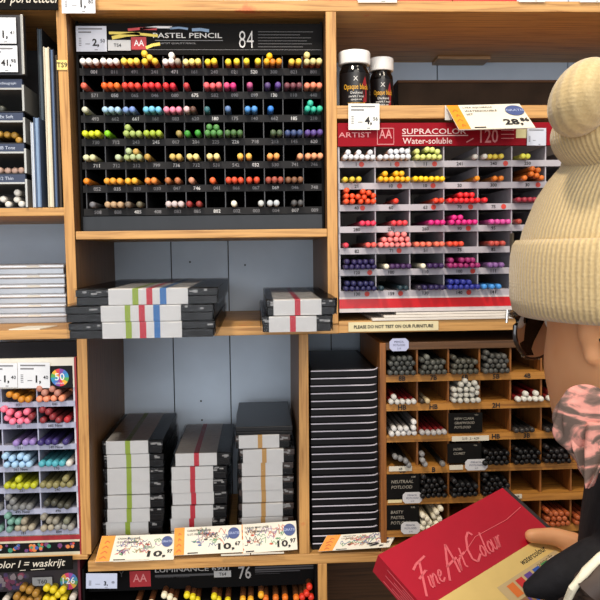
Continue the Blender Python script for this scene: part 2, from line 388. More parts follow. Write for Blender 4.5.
# tags stuck on it
def price_tag(fr, w, h, big, sup, label, col=(222, 226, 232), small='', lines=2, name='price_tag', bars=True, thick=.0006):
    m = MB(); m.box(0, w, 0, thick, 0, h, 0, fr)
    for i in range(lines): m.rect(fr, w*.08, w*(.86 if i == 0 else .5), h*(.86-.13*i), h*(.915-.13*i), 2)
    if bars:
        for i in range(5): m.rect(fr, w*.09, w*.17, h*(.22+.07*i), h*(.25+.07*i), 2)
    if big: m.text(fr, big, w*.64, h*.33, h*.34 if len(big) < 3 else h*.28, None, 1, bold=.03)
    if sup: m.text(fr, sup, w*.87, h*.42, h*.14, None, 1)
    m.rect(fr, w*.3, w*.45, h*.28, h*.31, 2); m.rect(fr, w*.6, w*.7, h*.05, h*.08, 2)
    return tag(m.build(name, [mat(col, .5), INK, GREYINK]), label, 'price tag')
def tag_px(x0, y0, x1, y1, Y, big, sup, label, **k):
    p = at(x0, y1, Y); q = at(x1, y0, Y); q2 = at(x1, y1, Y)
    return price_tag(Fr(p, (q2.x-p.x, 0, q2.z-p.z), (0, 0, 1)), (q2-p).length, at(x0, y0, Y).z-p.z, big, sup, label, **k)
tag_px(76.5, 26, 107, 51.5, PY-.006, '2,', '50', 'grey paper price tag at the left end of the black rack header', col=(198, 202, 214))
t = MB(); p = at(108, 50.5, PY-.005); q = at(130.5, 40, PY-.005); t.box(0, q.x-p.x, 0, .0006, 0, q.z-p.z, 0, front(p.x, PY-.005, p.z)); t.text(front(p.x, PY-.005, p.z), 'TS4', (q.x-p.x)*.42, (q.z-p.z)*.5, .0045, None, 1)
tag(t.build('shelf_label', [mat((172, 174, 178), .5), INK]), 'small grey location label on the black rack header beside its price tag', 'label')
A = lambda l, c=(255, 255, 255): Z(c, 60, 20, 4.286, l); Bc = lambda l, c=(255, 255, 255): Z(c, 190, 20, 4.286, l)
Cc = lambda l, c=(255, 255, 255): Z(c, 60, 130, 4.286, l); D = lambda l, c=(255, 255, 255): Z(c, 190, 130, 4.286, l)
def xs(y, c, *x): return [(a, y, c) for a in x]
BR = (140, 72, 38)
def br(l): return [e+(BR,) for e in l]
Wh = (246, 244, 240); Ye = (250, 222, 60)
R1 = A(br(xs(175, Wh, 76, 104, 132, 168, 196, 224) + xs(178, (252, 226, 96), 258, 287, 318) + [(347, 143, (245, 214, 70)), (348, 180, (238, 208, 62)), (383, 160, (245, 214, 80)), (406, 181, (235, 200, 60)), (437, 176, Wh), (466, 177, Wh), (476, 143, Wh), (494, 178, (165, 155, 140)), (527, 177, (250, 240, 160)), (552, 170, (250, 236, 140)), (583, 177, (250, 232, 120))])) + \
     Bc(br(xs(180, Ye, 75, 103, 163) + [(200, 183, Ye), (237, 178, Ye), (291, 181, Ye), (325, 172, (246, 184, 40)), (340, 137, (250, 200, 30)), (352, 184, (214, 130, 40)), (378, 178, (240, 160, 40)), (436, 170, (246, 205, 80)), (466, 175, (246, 205, 70)), (492, 140, (240, 226, 150)), (497, 178, (216, 206, 150)), (527, 178, (225, 214, 150)), (552, 175, (236, 222, 150))]))
R2 = A([(82, 283, (228, 104, 84)), (172, 281, (248, 104, 38)), (201, 281, (248, 104, 38)), (229, 282, (244, 118, 40))] + xs(281, (238, 70, 54), 263, 292, 321) + xs(281, (232, 52, 56), 355, 383, 411, 441) + [(481, 283, (214, 44, 62)), (540, 282, (188, 58, 62))]) + \
     Bc(xs(281, (244, 104, 112), 64, 92, 119) + [(151, 283, (234, 84, 132)), (178, 281, (224, 56, 132)), (256, 279, (186, 84, 134)), (333, 279, (84, 64, 116)), (377, 279, (94, 64, 142))] + xs(278, (114, 62, 72), 412, 440, 467) + xs(277, (244, 142, 112), 499, 528, 554))
R3 = A([(104, 386, (206, 208, 186))] + xs(386, (166, 202, 230), 178, 208, 237) + [(270, 386, (128, 158, 210)), (308, 386, (118, 148, 210))] + xs(386, (116, 198, 234), 354, 383, 413) + xs(386, (240, 140, 170), 446, 475, 503) + [(541, 385, (230, 192, 196)), (566, 389, (96, 66, 56))]) + \
     Bc([(66, 387, (54, 104, 112)), (162, 383, (92, 122, 170)), (247, 383, (82, 150, 220)), (276, 381, (82, 150, 220)), (346, 381, (54, 130, 220)), (501, 379, (54, 190, 162)), (516, 353, (54, 190, 162)), (528, 379, (54, 190, 162)), (555, 379, (54, 186, 150))])
R4 = A(xs(488, (214, 224, 46), 92, 122, 151) + [(201, 488, (132, 208, 30))] + xs(488, (166, 186, 104), 274, 302, 330) + [(287, 463, (166, 186, 104))] + xs(488, (166, 190, 64), 363, 391, 418) + [(508, 488, (162, 144, 84)), (539, 487, (62, 150, 54)), (590, 487, (60, 156, 54))]) + \
     Bc([(98, 486, (82, 142, 74)), (70, 486, (82, 142, 74)), (124, 486, (82, 142, 74)), (82, 462, (82, 142, 74)), (110, 462, (82, 142, 74))] + xs(485, (74, 112, 64), 156, 183, 211) + xs(481, (74, 92, 64), 357, 384) + xs(479, (62, 78, 122), 415, 441, 468) + xs(481, (92, 72, 142), 504, 532, 558))
R5 = Cc([(99, 120, (216, 220, 180)), (130, 120, (216, 218, 170)), (246, 120, (190, 205, 170)), (293, 93, (180, 198, 150)), (280, 120, (170, 188, 130)), (308, 120, (176, 190, 140)), (336, 116, (170, 186, 140)), (323, 86, (196, 160, 84)), (374, 118, (188, 152, 74)), (482, 118, (216, 186, 104)), (509, 118, (216, 186, 104)), (568, 118, (238, 218, 140))]) + \
     D([(12, 118, (240, 222, 144)), (84, 118, (246, 226, 154)), (114, 118, (246, 226, 154)), (223, 116, (246, 196, 92)), (252, 116, (244, 190, 90)), (343, 112, (250, 170, 94)), (371, 110, (250, 170, 94))] + xs(109, (238, 166, 122), 478, 506, 533, 560))
R6 = Cc([(104, 220, (244, 142, 36))] + xs(220, (236, 162, 54), 197, 225, 253) + xs(220, (246, 182, 56), 288, 318) + xs(220, (232, 142, 62), 373, 400) + [(461, 219, (182, 112, 64)), (503, 219, (182, 112, 72)), (563, 218, (202, 142, 112))]) + \
     D([(96, 216, (232, 104, 54))] + xs(214, (216, 78, 48), 164, 192, 220, 254, 286) + xs(210, (162, 78, 62), 338, 364, 390) + xs(208, (126, 86, 62), 424, 449, 474))
R7 = Cc([(138, 320, (112, 112, 118))] + xs(320, (186, 156, 122), 202, 228, 255) + [(286, 320, (120, 106, 92)), (338, 320, (102, 96, 78))] + xs(320, (206, 192, 192), 464, 493, 520) + [(552, 318, (150, 52, 52))]) + \
     D([(37, 317, (142, 52, 48)), (188, 313, (240, 240, 220)), (307, 311, (200, 206, 206)), (343, 310, (192, 200, 206)), (371, 310, (192, 200, 206)), (447, 307, (78, 78, 80)), (474, 307, (78, 78, 80))])
place_pencils('pastel_pencil', 'pencil', 'black rack', 'pastel pencils in the black rack', [R1, R2, R3, R4, R5, R6, R7], pfl, pdivs, .00405, .006, .17, RN7)

# ================================================================== WATER-SOLUBLE PENCIL RACK (red header, grey bins)
SY = .006
rk = thing('pencil_rack', 'pale grey rack of water-soluble colour pencils with a red header and red base', 'rack', (.29, .1, 1.3575))
GR = mat((176, 172, 180), .45, .03); GRD = mat((186, 180, 182), .5)
sdivs = [.1095+.04572*i for i in range(9)]; sfl = [1.5672-.02838*i for i in range(7)]
sx0, sx1 = sdivs[0]-.0035, sdivs[-1]+.003
MB().box(sx0, sx1, .20, .21, 1.3685, 1.617).build('back_panel', mat((188, 178, 170), .6), rk)
MB().box(sx0, sdivs[0]-.001, SY, .20, 1.3685, 1.586).build('side_panel', GR, rk)
MB().box(sdivs[-1]+.001, sx1, SY, .20, 1.3685, 1.586).build('side_panel', GR, rk)
snum = [['1', '1', '11', '241', '240', '250', '', ''], ['21', '10', '10', '20', '300', '30', '', ''], ['40', '60', '63', '70', '75', '', '', ''], ['280', '270', '260', '90', '95', '', '', ''],
        ['82', '71', '51', '75', '85', '', '', ''], ['120', '100', '110', '100', '111', '', '', ''], ['130', '159', '130', '140', '141', '', '', '']]
dots = [(361.5, 165), (397, 165), (434.5, 163.5), (505.5, 162), (399.5, 186.5), (433, 186.5), (538, 183.5), (362.5, 209.5), (433.5, 208.5), (470.5, 207), (503.5, 206.5), (468.3, 228.5), (399, 251.5), (369.7, 273.5), (472.7, 270.8), (367, 294.8), (400.5, 293.8), (468.7, 293)]
for i in range(7):
    zt = sfl[i]
    MB().box(sdivs[0]-.001, sdivs[-1]+.001, SY+.0015, .20, zt-.0016, zt).build('bin_floor', GRD, rk)
    m = MB(); m.box(sdivs[0]-.0025, sdivs[-1]+.0025, SY-.002, SY+.0015, zt-.0083, zt, 0)
    fr2 = front(0, SY-.002, zt-.0042)
    for j in range(8):
        if snum[i][j]: m.text(fr2, snum[i][j], sdivs[j]+.0205, 0, .0045, None, 1, bold=.02)
    for dx, dy in dots:
        p = at(dx, dy, SY-.002)
        if zt-.0095 < p.z < zt+.002: m.disc(fr2, p.x, 0, .0034, 2)
    m.build('label_strip', [GR, INK, mat((205, 60, 48), .5)], rk)
for j in range(1, 8):
    m = MB()
    for i in range(7):
        zu = (sfl[i-1]-.0083) if i else 1.5855
        m.box(sdivs[j]-.0008, sdivs[j]+.0008, SY, .19, sfl[i], zu)
    m.build('divider', GR, rk)
m = MB(); m.box(sx0, sx1, SY-.003, SY+.004, 1.5865, 1.6165, 0)
fr = front(0, SY-.003, 0); SPY = PY; PYs = PY
def rp(m, x0, y0, x1, y1, mi, Y=SY-.003, off=.0004):
    p = at(x0, y0, Y); q = at(x1, y1, Y); m.rect(fr, p.x, q.x, q.z, p.z, mi, off)
def tp(m, s, x0, x1, y, h, mi, Y=SY-.003, **k):
    p = at(x0, y, Y); q = at(x1, y, Y); m.text(fr, s, (p.x+q.x)/2, p.z, h*.00131, q.x-p.x, mi, off=.0006, **k)
tp(m, 'ARTIST', 338.5, 371, 135, 5, 2); tp(m, 'SUPRACOLOR', 402, 466, 131.5, 5.5, 1); rp(m, 402, 135.3, 468, 135.9, 1)
tp(m, 'Water-soluble', 402.5, 452, 141, 6, 1); tp(m, '120', 480, 498, 136, 14, 2)
for i in range(3): rp(m, 501, 130+i*4, 514, 130.7+i*4, 2)
m.ribbon(fr, [(at(467, 142, 0).x, at(467, 142, 0).z), (at(474, 138, 0).x, at(474, 138, 0).z)], .0015, 2)
for a, b, c, d in ((377, 128, 394, 128.6), (377, 144, 394, 144.6), (377, 128, 377.7, 144), (393.4, 128, 394, 144)): rp(m, a, b, c, d, 2)
tp(m, 'AA', 379, 392, 134, 9, 2); rp(m, 516, 129, 527, 138, 3)
m.build('header', [mat((142, 10, 28), .6, .05, spec=.12), mat((222, 190, 190), .5), mat((206, 130, 132), .5), mat((222, 214, 160), .5)], rk)
m = MB(); m.box(sx0, sx1, SY-.003, .20, 1.3685, sfl[6]-.0083, 0); m.rect(front(0, SY-.003, 0), sx0, sx1, 1.3738, 1.3862, 1)
m.build('base_panel', [mat((214, 206, 206), .4), mat((206, 24, 34), .35)], rk)
tag_px(527, 128, 546, 145.5, SY-.006, '', '', 'grey barcode tag at the right of the red header beside the knitted hat', col=(196, 202, 216), lines=1)
S1 = lambda l, c=None: Z(c, 338, 140, 7.5, l); S2 = lambda l, c=None: Z(c, 405, 140, 7.5, l); S3 = lambda l, c=None: Z(c, 470, 140, 7.5, l)
S4 = lambda l, c=None: Z(c, 338, 210, 6, l); S5 = lambda l, c=None: Z(c, 405, 210, 5.217, l)
Wg = (222, 224, 230); YG = (218, 226, 136); YO = (246, 186, 34); OR = (240, 86, 44); RD = (234, 42, 48); PK = (240, 62, 96); MG = (222, 44, 134); SA = (246, 142, 140); NV = (46, 38, 84); PL = (152, 42, 104); BU = (46, 54, 146)
wsh = (196, 150, 120)
r1 = S1([e+(wsh,) for e in xs(122, Wg, 60, 97, 140, 182, 230, 276) + xs(86, Wg, 78, 160, 247) + xs(112, Wg, 333, 378, 430, 470, 508, 547) + xs(79, Wg, 403, 445, 488, 525)]) + \
     S2(xs(110, YG, 100, 143, 182, 222, 265) + xs(70, YG, 95, 162, 203, 248) + [(535, 105, (226, 224, 214))]) + S3([(92, 103, (226, 224, 214))] + xs(104, (222, 202, 76), 135, 183, 235) + xs(100, (226, 226, 84), 403, 443))
r2 = S1(xs(298, (216, 192, 58), 42, 108, 158) + xs(285, YO, 335, 380, 420, 462, 503, 540) + xs(250, YO, 358, 440, 482)) + S2(xs(282, (250, 206, 28), 60, 97, 138, 180, 228, 272) + [(545, 278, (240, 152, 36))]) + \
     S3([(195, 270, (216, 122, 36)), (242, 270, (216, 122, 36))] + xs(260, (222, 118, 44), 413, 455, 497, 540) + xs(225, (222, 118, 44), 475, 515))
r3 = S1(xs(460, OR, 65, 110, 175, 240, 278) + xs(425, OR, 68, 105, 145, 180, 243, 280) + [(205, 435, OR), (208, 393, OR), (438, 448, (236, 62, 44))]) + S2(xs(445, (240, 72, 44), 235, 275) + xs(442, RD, 360, 403, 443, 490, 537) + xs(405, RD, 422, 465, 510) + []) + \
     S3([(92, 438, RD), (50, 440, RD)] + xs(435, (152, 46, 62), 360, 400, 440, 480))
r4 = S4(xs(80, PK, 165, 198, 228) + xs(80, (236, 72, 82), 340, 373, 405)) + S5(xs(62, MG, 140, 175, 212, 248, 282, 312, 342, 370) + xs(38, MG, 262, 295) + xs(55, (216, 82, 162), 455, 487, 517, 545) + [(585, 55, (170, 70, 60))])
r5 = S4([(47, 215, (214, 62, 82)), (190, 212, (240, 100, 92)), (222, 212, (240, 100, 92))] + xs(210, SA, 260, 296, 335, 370, 402, 428) + xs(182, SA, 290, 320, 350, 385, 420) + xs(157, SA, 322, 362, 400)) + \
     S5(xs(180, (246, 122, 98), 65, 98, 130, 168, 196) + xs(176, (232, 78, 54), 228, 262, 292) + xs(172, (192, 78, 68), 455, 483, 512))
r6 = S4(xs(345, NV, 45, 80, 115, 150, 185, 218) + xs(315, NV, 55, 95, 140, 175, 205) + [(293, 346, (246, 240, 214))] + xs(340, (72, 44, 92), 330, 370, 405, 432)) + S5([(97, 295, (246, 240, 214))] + xs(296, (62, 38, 88), 135, 165, 190) + xs(287, PL, 225, 255, 285, 315, 345, 372) + xs(263, PL, 245, 300, 330, 360) + xs(283, (132, 92, 152), 450, 478, 505))
r7 = S4(xs(470, (40, 40, 84), 45, 80, 115, 150, 185, 218) + xs(445, (40, 40, 84), 60, 95, 138, 172, 205) + xs(473, (34, 56, 66), 262, 375, 408)) + S5([(75, 407, (54, 48, 64))] + xs(405, NV, 105, 140, 170, 195) + xs(400, BU, 225, 255, 285, 315, 345, 372) + xs(378, BU, 245, 275, 305, 335) + xs(397, (72, 150, 226), 420, 455, 495))
place_pencils('watercolour_pencil', 'pencil', 'red-headed rack', 'water-soluble pencils in the red-headed rack', [r1, r2, r3, r4, r5, r6, r7], sfl, sdivs, .00358, -.012, .165, RN7)
# ================================================================== GRAPHITE RACK (stained wood)
GY = .004
rk = thing('pencil_rack', 'stained wooden pigeonhole rack of graphite and charcoal pencils below the middle shelf', 'rack', (.34, .1, 1.044))
gd = [.1680+.04255*i for i in range(9)]; gfl = [1.2838, 1.2447, 1.2022, 1.1590, 1.1165, 1.0722]; gh = .0095
gx0, gx1 = gd[0]-.009, gd[-1]+.008
MB().box(gx0, gx1, .19, .20, 1.044, 1.326).build('back_panel', WD, rk)
MB().box(gx0, gd[0]-.0008, GY-.004, .19, 1.044, 1.3270).build('side_panel', WRZ, rk, bevel=.0008)
MB().box(gd[-1]+.0008, gx1, GY-.004, .19, 1.044, 1.3270).build('side_panel', WRZ, rk, bevel=.0008)
MB().box(gd[0]-.0008, gd[-1]+.0008, GY, .19, 1.3170, 1.3270).build('top_panel', WD, rk, bevel=.0006)
gtxt = [['8B', '7B', '6B', '5B', '4B', '', '', ''], ['HB', 'HB', '', '2H', '', '', '', ''], ['', '', '', 'HB', '3B', '2B', '', ''], ['6B', 'B', '', '', '', '', '', ''], [''] * 8, [''] * 8]
for i in range(6):
    m = MB(); m.box(gd[0]-.0008, gd[-1]+.0008, GY-.002, .19, gfl[i]-gh, gfl[i], 0)
    fr2 = front(0, GY-.002, gfl[i]-gh/2)
    for j in range(8):
        if gtxt[i][j]: m.text(fr2, gtxt[i][j], gd[j]+.021, 0, .0066, None, 1, bold=.03)
    m.build('bin_shelf', [WR, INK], rk)
MB().box(gd[0]-.0008, gd[-1]+.0008, GY, .19, 1.044, 1.050).build('bottom_panel', WR, rk)
for j in range(1, 8):
    m = MB()
    for i in range(7):
        z0 = gfl[i] if i < 6 else 1.050; z1 = (gfl[i-1]-gh) if i else 1.3170
        m.box(gd[j]-.0012, gd[j]+.0012, GY+.004, .185, z0, z1)
    m.build('divider', WRZ, rk)
def pile(px, py, n, levels, c, sp, shaft=None, jit=.0):
    out = []
    for l in range(levels):
        k = n-(l % 2)
        for i in range(k):
            dv_ = random.choice((-10, -4, 2, 8)); cc = tuple(min(255, max(8, v+dv_)) for v in c)
            out.append((px+(i+.5*(l % 2))*sp, py-l*sp*.87, cc) + ((shaft,) if shaft else ()))
    return out
G1 = lambda l, c=None: Z(c, 380, 330, 5.4545, l); G2 = lambda l, c=None: Z(c, 470, 330, 4.615, l); G3 = lambda l, c=None: Z(c, 380, 430, 5.4545, l); G4 = lambda l, c=None: Z(c, 470, 430, 4.615, l)
DG = (70, 72, 69); SH = (120, 28, 30); LW = (206, 204, 198); BK = (20, 19, 20)
g1 = pile(391, 372.5, 5, 4, DG, 5.6, (40, 42, 40)) + pile(422, 372.3, 5, 3, (76, 77, 71), 5.6, (46, 46, 42)) + [(425, 358, (110, 112, 104), (46, 46, 42))] + pile(452.5, 372, 5, 3, (80, 79, 70), 5.6, (46, 46, 42)) + pile(485, 371, 5, 4, (82, 82, 78), 5.5, (50, 50, 48))
g2 = G1([e+(SH,) for e in xs(403, LW, 65, 98, 125, 155, 187) + [(78, 380, LW)]]) + G1([(222, 403, (60, 50, 40)), (240, 398, (200, 180, 140))]) + \
     G1([e+((150, 146, 138),) for e in xs(400, (196, 194, 184), 410, 440, 475, 505, 535) + xs(370, (196, 194, 184), 425, 455, 490, 520) + xs(347, (196, 194, 184), 410, 440, 476, 505, 535) + xs(322, (196, 194, 184), 445, 490, 515) + xs(298, (196, 194, 184), 460, 497)]) + \
     G2([e+(SH,) for e in xs(324, (226, 224, 214), 225, 255, 285, 312, 330) + xs(300, (226, 224, 214), 262, 310)]) + G2([e+(SH,) for e in xs(322, (226, 224, 214), 370, 400) + [(382, 298, (226, 224, 214))]])
g3 = G1([e+((110, 106, 104),) for e in xs(573, (214, 212, 210), 65, 100, 130, 160, 190) + xs(545, (214, 212, 210), 78, 112, 145) + [(185, 547, (226, 224, 222)), (190, 524, (226, 224, 222))]]) + G1([e+(SH,) for e in xs(565, (176, 172, 170), 232, 262, 292, 325, 355)])
g4 = G3(xs(160, (128, 128, 128), 65, 90, 115, 160)) + G3([(222, 170, (150, 148, 146)), (250, 172, (160, 158, 156)), (222, 140, (130, 128, 128)), (345, 165, (120, 118, 116))])
g4 = [(a, b, c, (24, 24, 24)) for a, b, c in g4] + pile(485, 464, 5, 3, BK, 5.6, BK) + pile(515.5, 463, 5, 3, BK, 5.6, BK) + pile(546, 462, 5, 3, (26, 22, 23), 5.6, BK)
g5 = pile(421, 497, 5, 4, BK, 5.6, BK) + pile(452, 497, 5, 3, (22, 22, 24), 5.6, BK) + pile(484, 496, 5, 4, BK, 5.6, BK)
BO = (176, 92, 52)
g6 = [e+((206, 196, 164),) for e in pile(421, 528, 4, 3, (232, 226, 204), 6.3)] + [e+((196, 186, 160),) for e in G3([(345, 435, (232, 226, 204)), (310, 440, (232, 226, 204))])] + [e+((120, 54, 30),) for e in pile(515, 526, 4, 1, BO, 5.9) + pile(545.5, 524, 5, 3, BO, 5.7) + pile(576, 523, 4, 2, BO, 5.7)]
g3 += pile(516, 434, 4, 1, (52, 48, 46), 5.8, BK) + pile(547, 433, 3, 1, (52, 48, 46), 5.8, BK)
place_pencils('graphite_pencil', 'pencil', 'wooden rack', 'graphite pencils in the wooden rack', [g1, g2, g3, g4, g5, g6], gfl, gd, .00365, -.006, .165, ['top', 'second', 'third', 'fourth', 'fifth', 'bottom'])
# chalk cards and octagonal price labels on that rack
def chalk_card(x0, y0, x1, y1, lines, label, cents='0.00', Y=GY-.0034):
    p = at(x0, y1, Y); q = at(x1, y0, Y); fr = front(p.x, Y, p.z); w, h = q.x-p.x, q.z-p.z
    m = MB(); m.box(0, w, 0, .0012, 0, h, 0, fr)
    for i, s in enumerate(lines): m.text(fr, s, w*.17, h*(.72-.22*i), h*.125, None, 1, shear=.15, align='L')
    m.text(fr, cents, w*.82, h*.90, h*.07, None, 1)
    return tag(m.build('chalk_card', [CHALK, mat((150, 144, 132), .9)]), label, 'sign')
chalk_card(448.5, 412.5, 482.5, 433, ['NEW CLARA', 'GRAFWOOD', 'POTLOOD'], 'black card with three lines of white lettering in the third row, wooden rack')
chalk_card(447.5, 443, 481.5, 463.5, ['NOIR-', 'COMET'], 'black card reading two short lines, fourth row of wooden rack above an octagonal label', Y=GY-.0034)
chalk_card(385.5, 474, 419.5, 500, ['NEUTRAAL', 'POTLOOD'], 'black two-line card covering the first bin of the fifth row, wooden rack')
chalk_card(385, 504.5, 419, 530, ['BASTY', 'PASTEL', 'POTLOOD'], 'black three-line card covering the first bin of the bottom row, wooden rack')
def octagon(x0, y0, x1, y1, label, Y=GY-.0046, c=(205, 205, 208), ca=(178, 186, 214)):
    p = at(x0, y1, Y); q = at(x1, y0, Y); fr = front(p.x, Y, p.z); w, h = q.x-p.x, q.z-p.z; k = h*.24
    pts = [(k, 0), (w-k, 0), (w, k), (w, h-k), (w-k, h), (k, h), (0, h-k), (0, k)]
    m = MB(); m.rings([[fr.p(a, b, 0) for a, b in pts], [fr.p(a, b, .0008) for a, b in pts]])
    m.text(fr, 'PENCIL', w*.5, h*.74, h*.15, w*.5, 1, off=.0011); m.text(fr, 'POTLOOD', w*.5, h*.48, h*.16, w*.62, 1, off=.0011); m.text(fr, '2,10', w*.5, h*.2, h*.15, None, 1, off=.0011)
    return tag(m.build('price_label', [mat(c, .5), mat((80, 84, 110), .6)]), label, 'price label')
octagon(389.5, 338.2, 408.6, 351.2, 'bluish octagonal price label at the top left corner of the wooden rack', c=(186, 192, 222), Y=GY-.006)
octagon(465, 458.8, 487.5, 470.5, 'octagonal price label under the two-line black card in the fourth row', Y=GY-.0046)
octagon(402.6, 491.8, 422, 503.4, 'octagonal price label at the corner of the two-line card, fifth row')
octagon(401, 521.5, 420, 534, 'octagonal price label at the corner of the three-line card, bottom row')
def strip_px(x0, y0, x1, y1, Y, label, c=(214, 208, 190), name='paper_strip', txt=None, th=.0012):
    p = at(x0, y1, Y); q = at(x1, y0, Y); fr = front(p.x, Y, p.z); m = MB(); m.box(0, q.x-p.x, 0, th, 0, q.z-p.z, 0, fr)
    if txt: m.text(fr, txt, (q.x-p.x)/2, (q.z-p.z)/2, (q.z-p.z)*.5, None, 1)
    return tag(m.build(name, [mat(c, .6), INK]), label, 'label')
strip_px(452, 435.5, 489, 441.5, GY-.004, 'long white paper strip on the third shelf edge under the upper black card', txt='2,10   2 - 4,20')
strip_px(389, 466, 412, 471.5, GY-.004, 'white strip marked 6B at the left end of the fourth shelf edge', txt='6B')
strip_px(449.5, 465, 463, 470, GY-.004, 'short white strip beside the octagonal label on the fourth shelf edge')
strip_px(388, 498.5, 402, 503, GY-.0034, 'cream strip beneath the two-line black card on the fifth shelf edge', c=(222, 208, 160))
strip_px(513, 494.2, 522, 498.6, GY-.004, 'tiny white sticker on the fifth shelf edge, right of the red box', txt='HB')

# ================================================================== CRAYON RACK (lower left)
KY = .004
rk = thing('crayon_rack', 'lilac-grey rack of fifty crayon colours with a red side, lower left bay', 'rack', (-.33, .1, 1.0535))
LI = mat((168, 172, 196), .4); kd = [-.4300+.0461*i for i in range(5)]
kfl = [1.2590-.02845*i for i in range(7)]; kx0, kx1 = kd[0]-.003, kd[-1]+.0035
MB().box(kx0, kx1, .19, .20, 1.0535, 1.316).build('back_panel', mat((70, 66, 70), .6), rk)
MB().box(kx1, kx1+.0025, KY-.002, .20, 1.0535, 1.316).build('side_panel', mat((156, 30, 38), .4), rk)
MB().box(kd[-1]+.0008, kx1, KY, .19, 1.0800, 1.3145).build('side_panel', mat((206, 206, 216), .4), rk)
ktx = [['', '', '031', '041'], ['', '', '081', '085 New'], ['', '', '111', '140 New'], ['', '', '161 New', '170'], ['', '', '231', '240'], ['', '', '495 New', '496'], ['', '', '181', '009']]
for i in range(7):
    zt = kfl[i]
    MB().box(kd[0]-.001, kd[-1]+.001, KY+.0015, .19, zt-.0016, zt).build('bin_floor', mat((120, 120, 134), .5), rk)
    m = MB(); m.box(kd[0]-.002, kd[-1]+.0032, KY-.002, KY+.0015, zt-.0070, zt, 0); fr2 = front(0, KY-.002, zt-.0036)
    for j in range(4):
        if ktx[i][j]: m.text(fr2, ktx[i][j], kd[j]+.023, 0, .0036, None, 1)
    m.build('label_strip', [LI, INK], rk)
for j in range(1, 4):
    m = MB()
    for i in range(7): m.box(kd[j]-.0008, kd[j]+.0008, KY, .18, kfl[i], (kfl[i-1]-.007) if i else 1.2765)
    m.build('divider', LI, rk)
m = MB(); m.box(kx0, kx1, KY-.003, KY+.003, 1.2768, 1.3160, 0)
fr = front(0, KY-.003, 0)
p = at(50.5, 388, KY-.003); q = at(72.5, 365.5, KY-.003); m.rect(fr, p.x, q.x, p.z, q.z, 1)
cx, cz = at(60.5, 377, KY).x, at(60.5, 377, KY).z
for k in range(12):
    a0, a1 = 2*math.pi*k/12, 2*math.pi*(k+1)/12
    m.poly(fr, [(cx, cz)]+[(cx+.0115*math.cos(a0+(a1-a0)*t/3), cz+.0115*math.sin(a0+(a1-a0)*t/3)) for t in range(4)], 3+k % 6, .0006)
m.rect(fr, cx-.0125, cx+.0125, cz-.0035, cz+.0045, 1, .0008) if False else None
m.text(fr, '50', cx, cz+.001, .0095, None, 2, .0010); m.text(fr, 'colours', cx, cz-.0072, .0026, None, 2, .0010)
m.build('header', [mat((224, 220, 208), .5), BLACKP, WHITE, mat((40, 150, 190), .5), mat((60, 120, 200), .5), mat((130, 70, 160), .5), mat((220, 60, 70), .5), mat((240, 180, 50), .5), mat((90, 170, 80), .5)], rk)
m = MB(); m.box(kx0, kx1, KY-.002, .19, 1.0535, 1.0805, 0); fr = front(0, KY-.002, 0)
m.rect(fr, kx0, kx1, 1.0742, 1.0805, 1); m.rect(fr, kx0, kx1, 1.0580, 1.0712, 2); rng = random.Random(5)
for k in range(60):
    a = rng.uniform(-.40, kx1-.006); z = rng.uniform(1.0610, 1.0690); m.disc(fr, a, z, rng.uniform(.0014, .0034), 3+rng.randrange(6), .0005+k*.000004, 7)
m.build('base_panel', [mat((214, 206, 180), .5), mat((160, 36, 46), .4), BLACKP, mat((60, 140, 110), .6), mat((206, 70, 56), .6), mat((110, 60, 110), .6), mat((180, 190, 200), .6), mat((60, 90, 160), .6), mat((220, 130, 70), .6)], rk)
K1 = lambda l: Z(None, 0, 380, 6.667, l); K2 = lambda l: Z(None, 0, 460, 6, l)
PP = (240, 154, 118); LB = (166, 204, 236); TL = (82, 170, 186); LM = (182, 186, 44); OV = (136, 130, 88)
k1 = K1(xs(110, (202, 134, 44), 45, 92, 138, 185) + xs(110, PP, 262, 305, 345, 407) + xs(66, (192, 134, 118), 258, 300, 330, 375))
k2 = K1(xs(257, (246, 132, 162), 25, 80, 130, 175) + xs(215, (250, 124, 152), 12, 60, 110, 150) + xs(250, (142, 52, 58), 225, 278, 325, 385) + [(440, 248, (190, 52, 60))] + xs(212, (142, 48, 56), 268, 305))
k3 = K1(xs(402, (150, 126, 192), 103, 163, 208) + xs(398, (62, 52, 114), 262, 305, 350, 435))
k4 = K1(xs(552, LB, 40, 95, 145, 190) + xs(515, LB, 20, 72, 125, 172) + xs(548, TL, 262, 305, 345, 410) + [(472, 556, (214, 212, 206))])
k5 = K2(xs(152, LM, 15, 50, 90, 135, 178) + [(105, 112, LM)] + xs(140, OV, 240, 282, 325, 370, 412) + [(390, 104, OV)])
k6 = K2(xs(282, (120, 122, 124), 14, 50, 90, 130, 172) + xs(246, (120, 122, 124), 30, 72) + xs(262, (70, 70, 62), 265, 305, 355, 400))
k7 = K2(xs(410, (112, 152, 142), 15, 55) + xs(408, (166, 158, 140), 100, 140, 182, 240, 278) + xs(400, (150, 150, 146), 320, 365, 415) + xs(372, (112, 158, 146), 20, 60, 100) + [(140, 368, (150, 142, 124))] + xs(364, (140, 136, 124), 250, 290, 330) + [(395, 357, (120, 122, 104))])
place_pencils('crayon', 'crayon', 'lilac rack', 'crayons in the lilac rack', [k1, k2, k3, k4, k5, k6, k7], kfl, kd, .0043, -.006, .105, RN7, 'crayon')
tag_px(-12, 363, 17.5, 387.5, KY-.008, '1,', '40', 'white price tag cut by the left photo edge on the crayon rack header')
tag_px(18, 362.5, 50, 388, KY-.007, '1,', '40', 'white price tag beside the round rainbow 50 badge on the crayon rack')

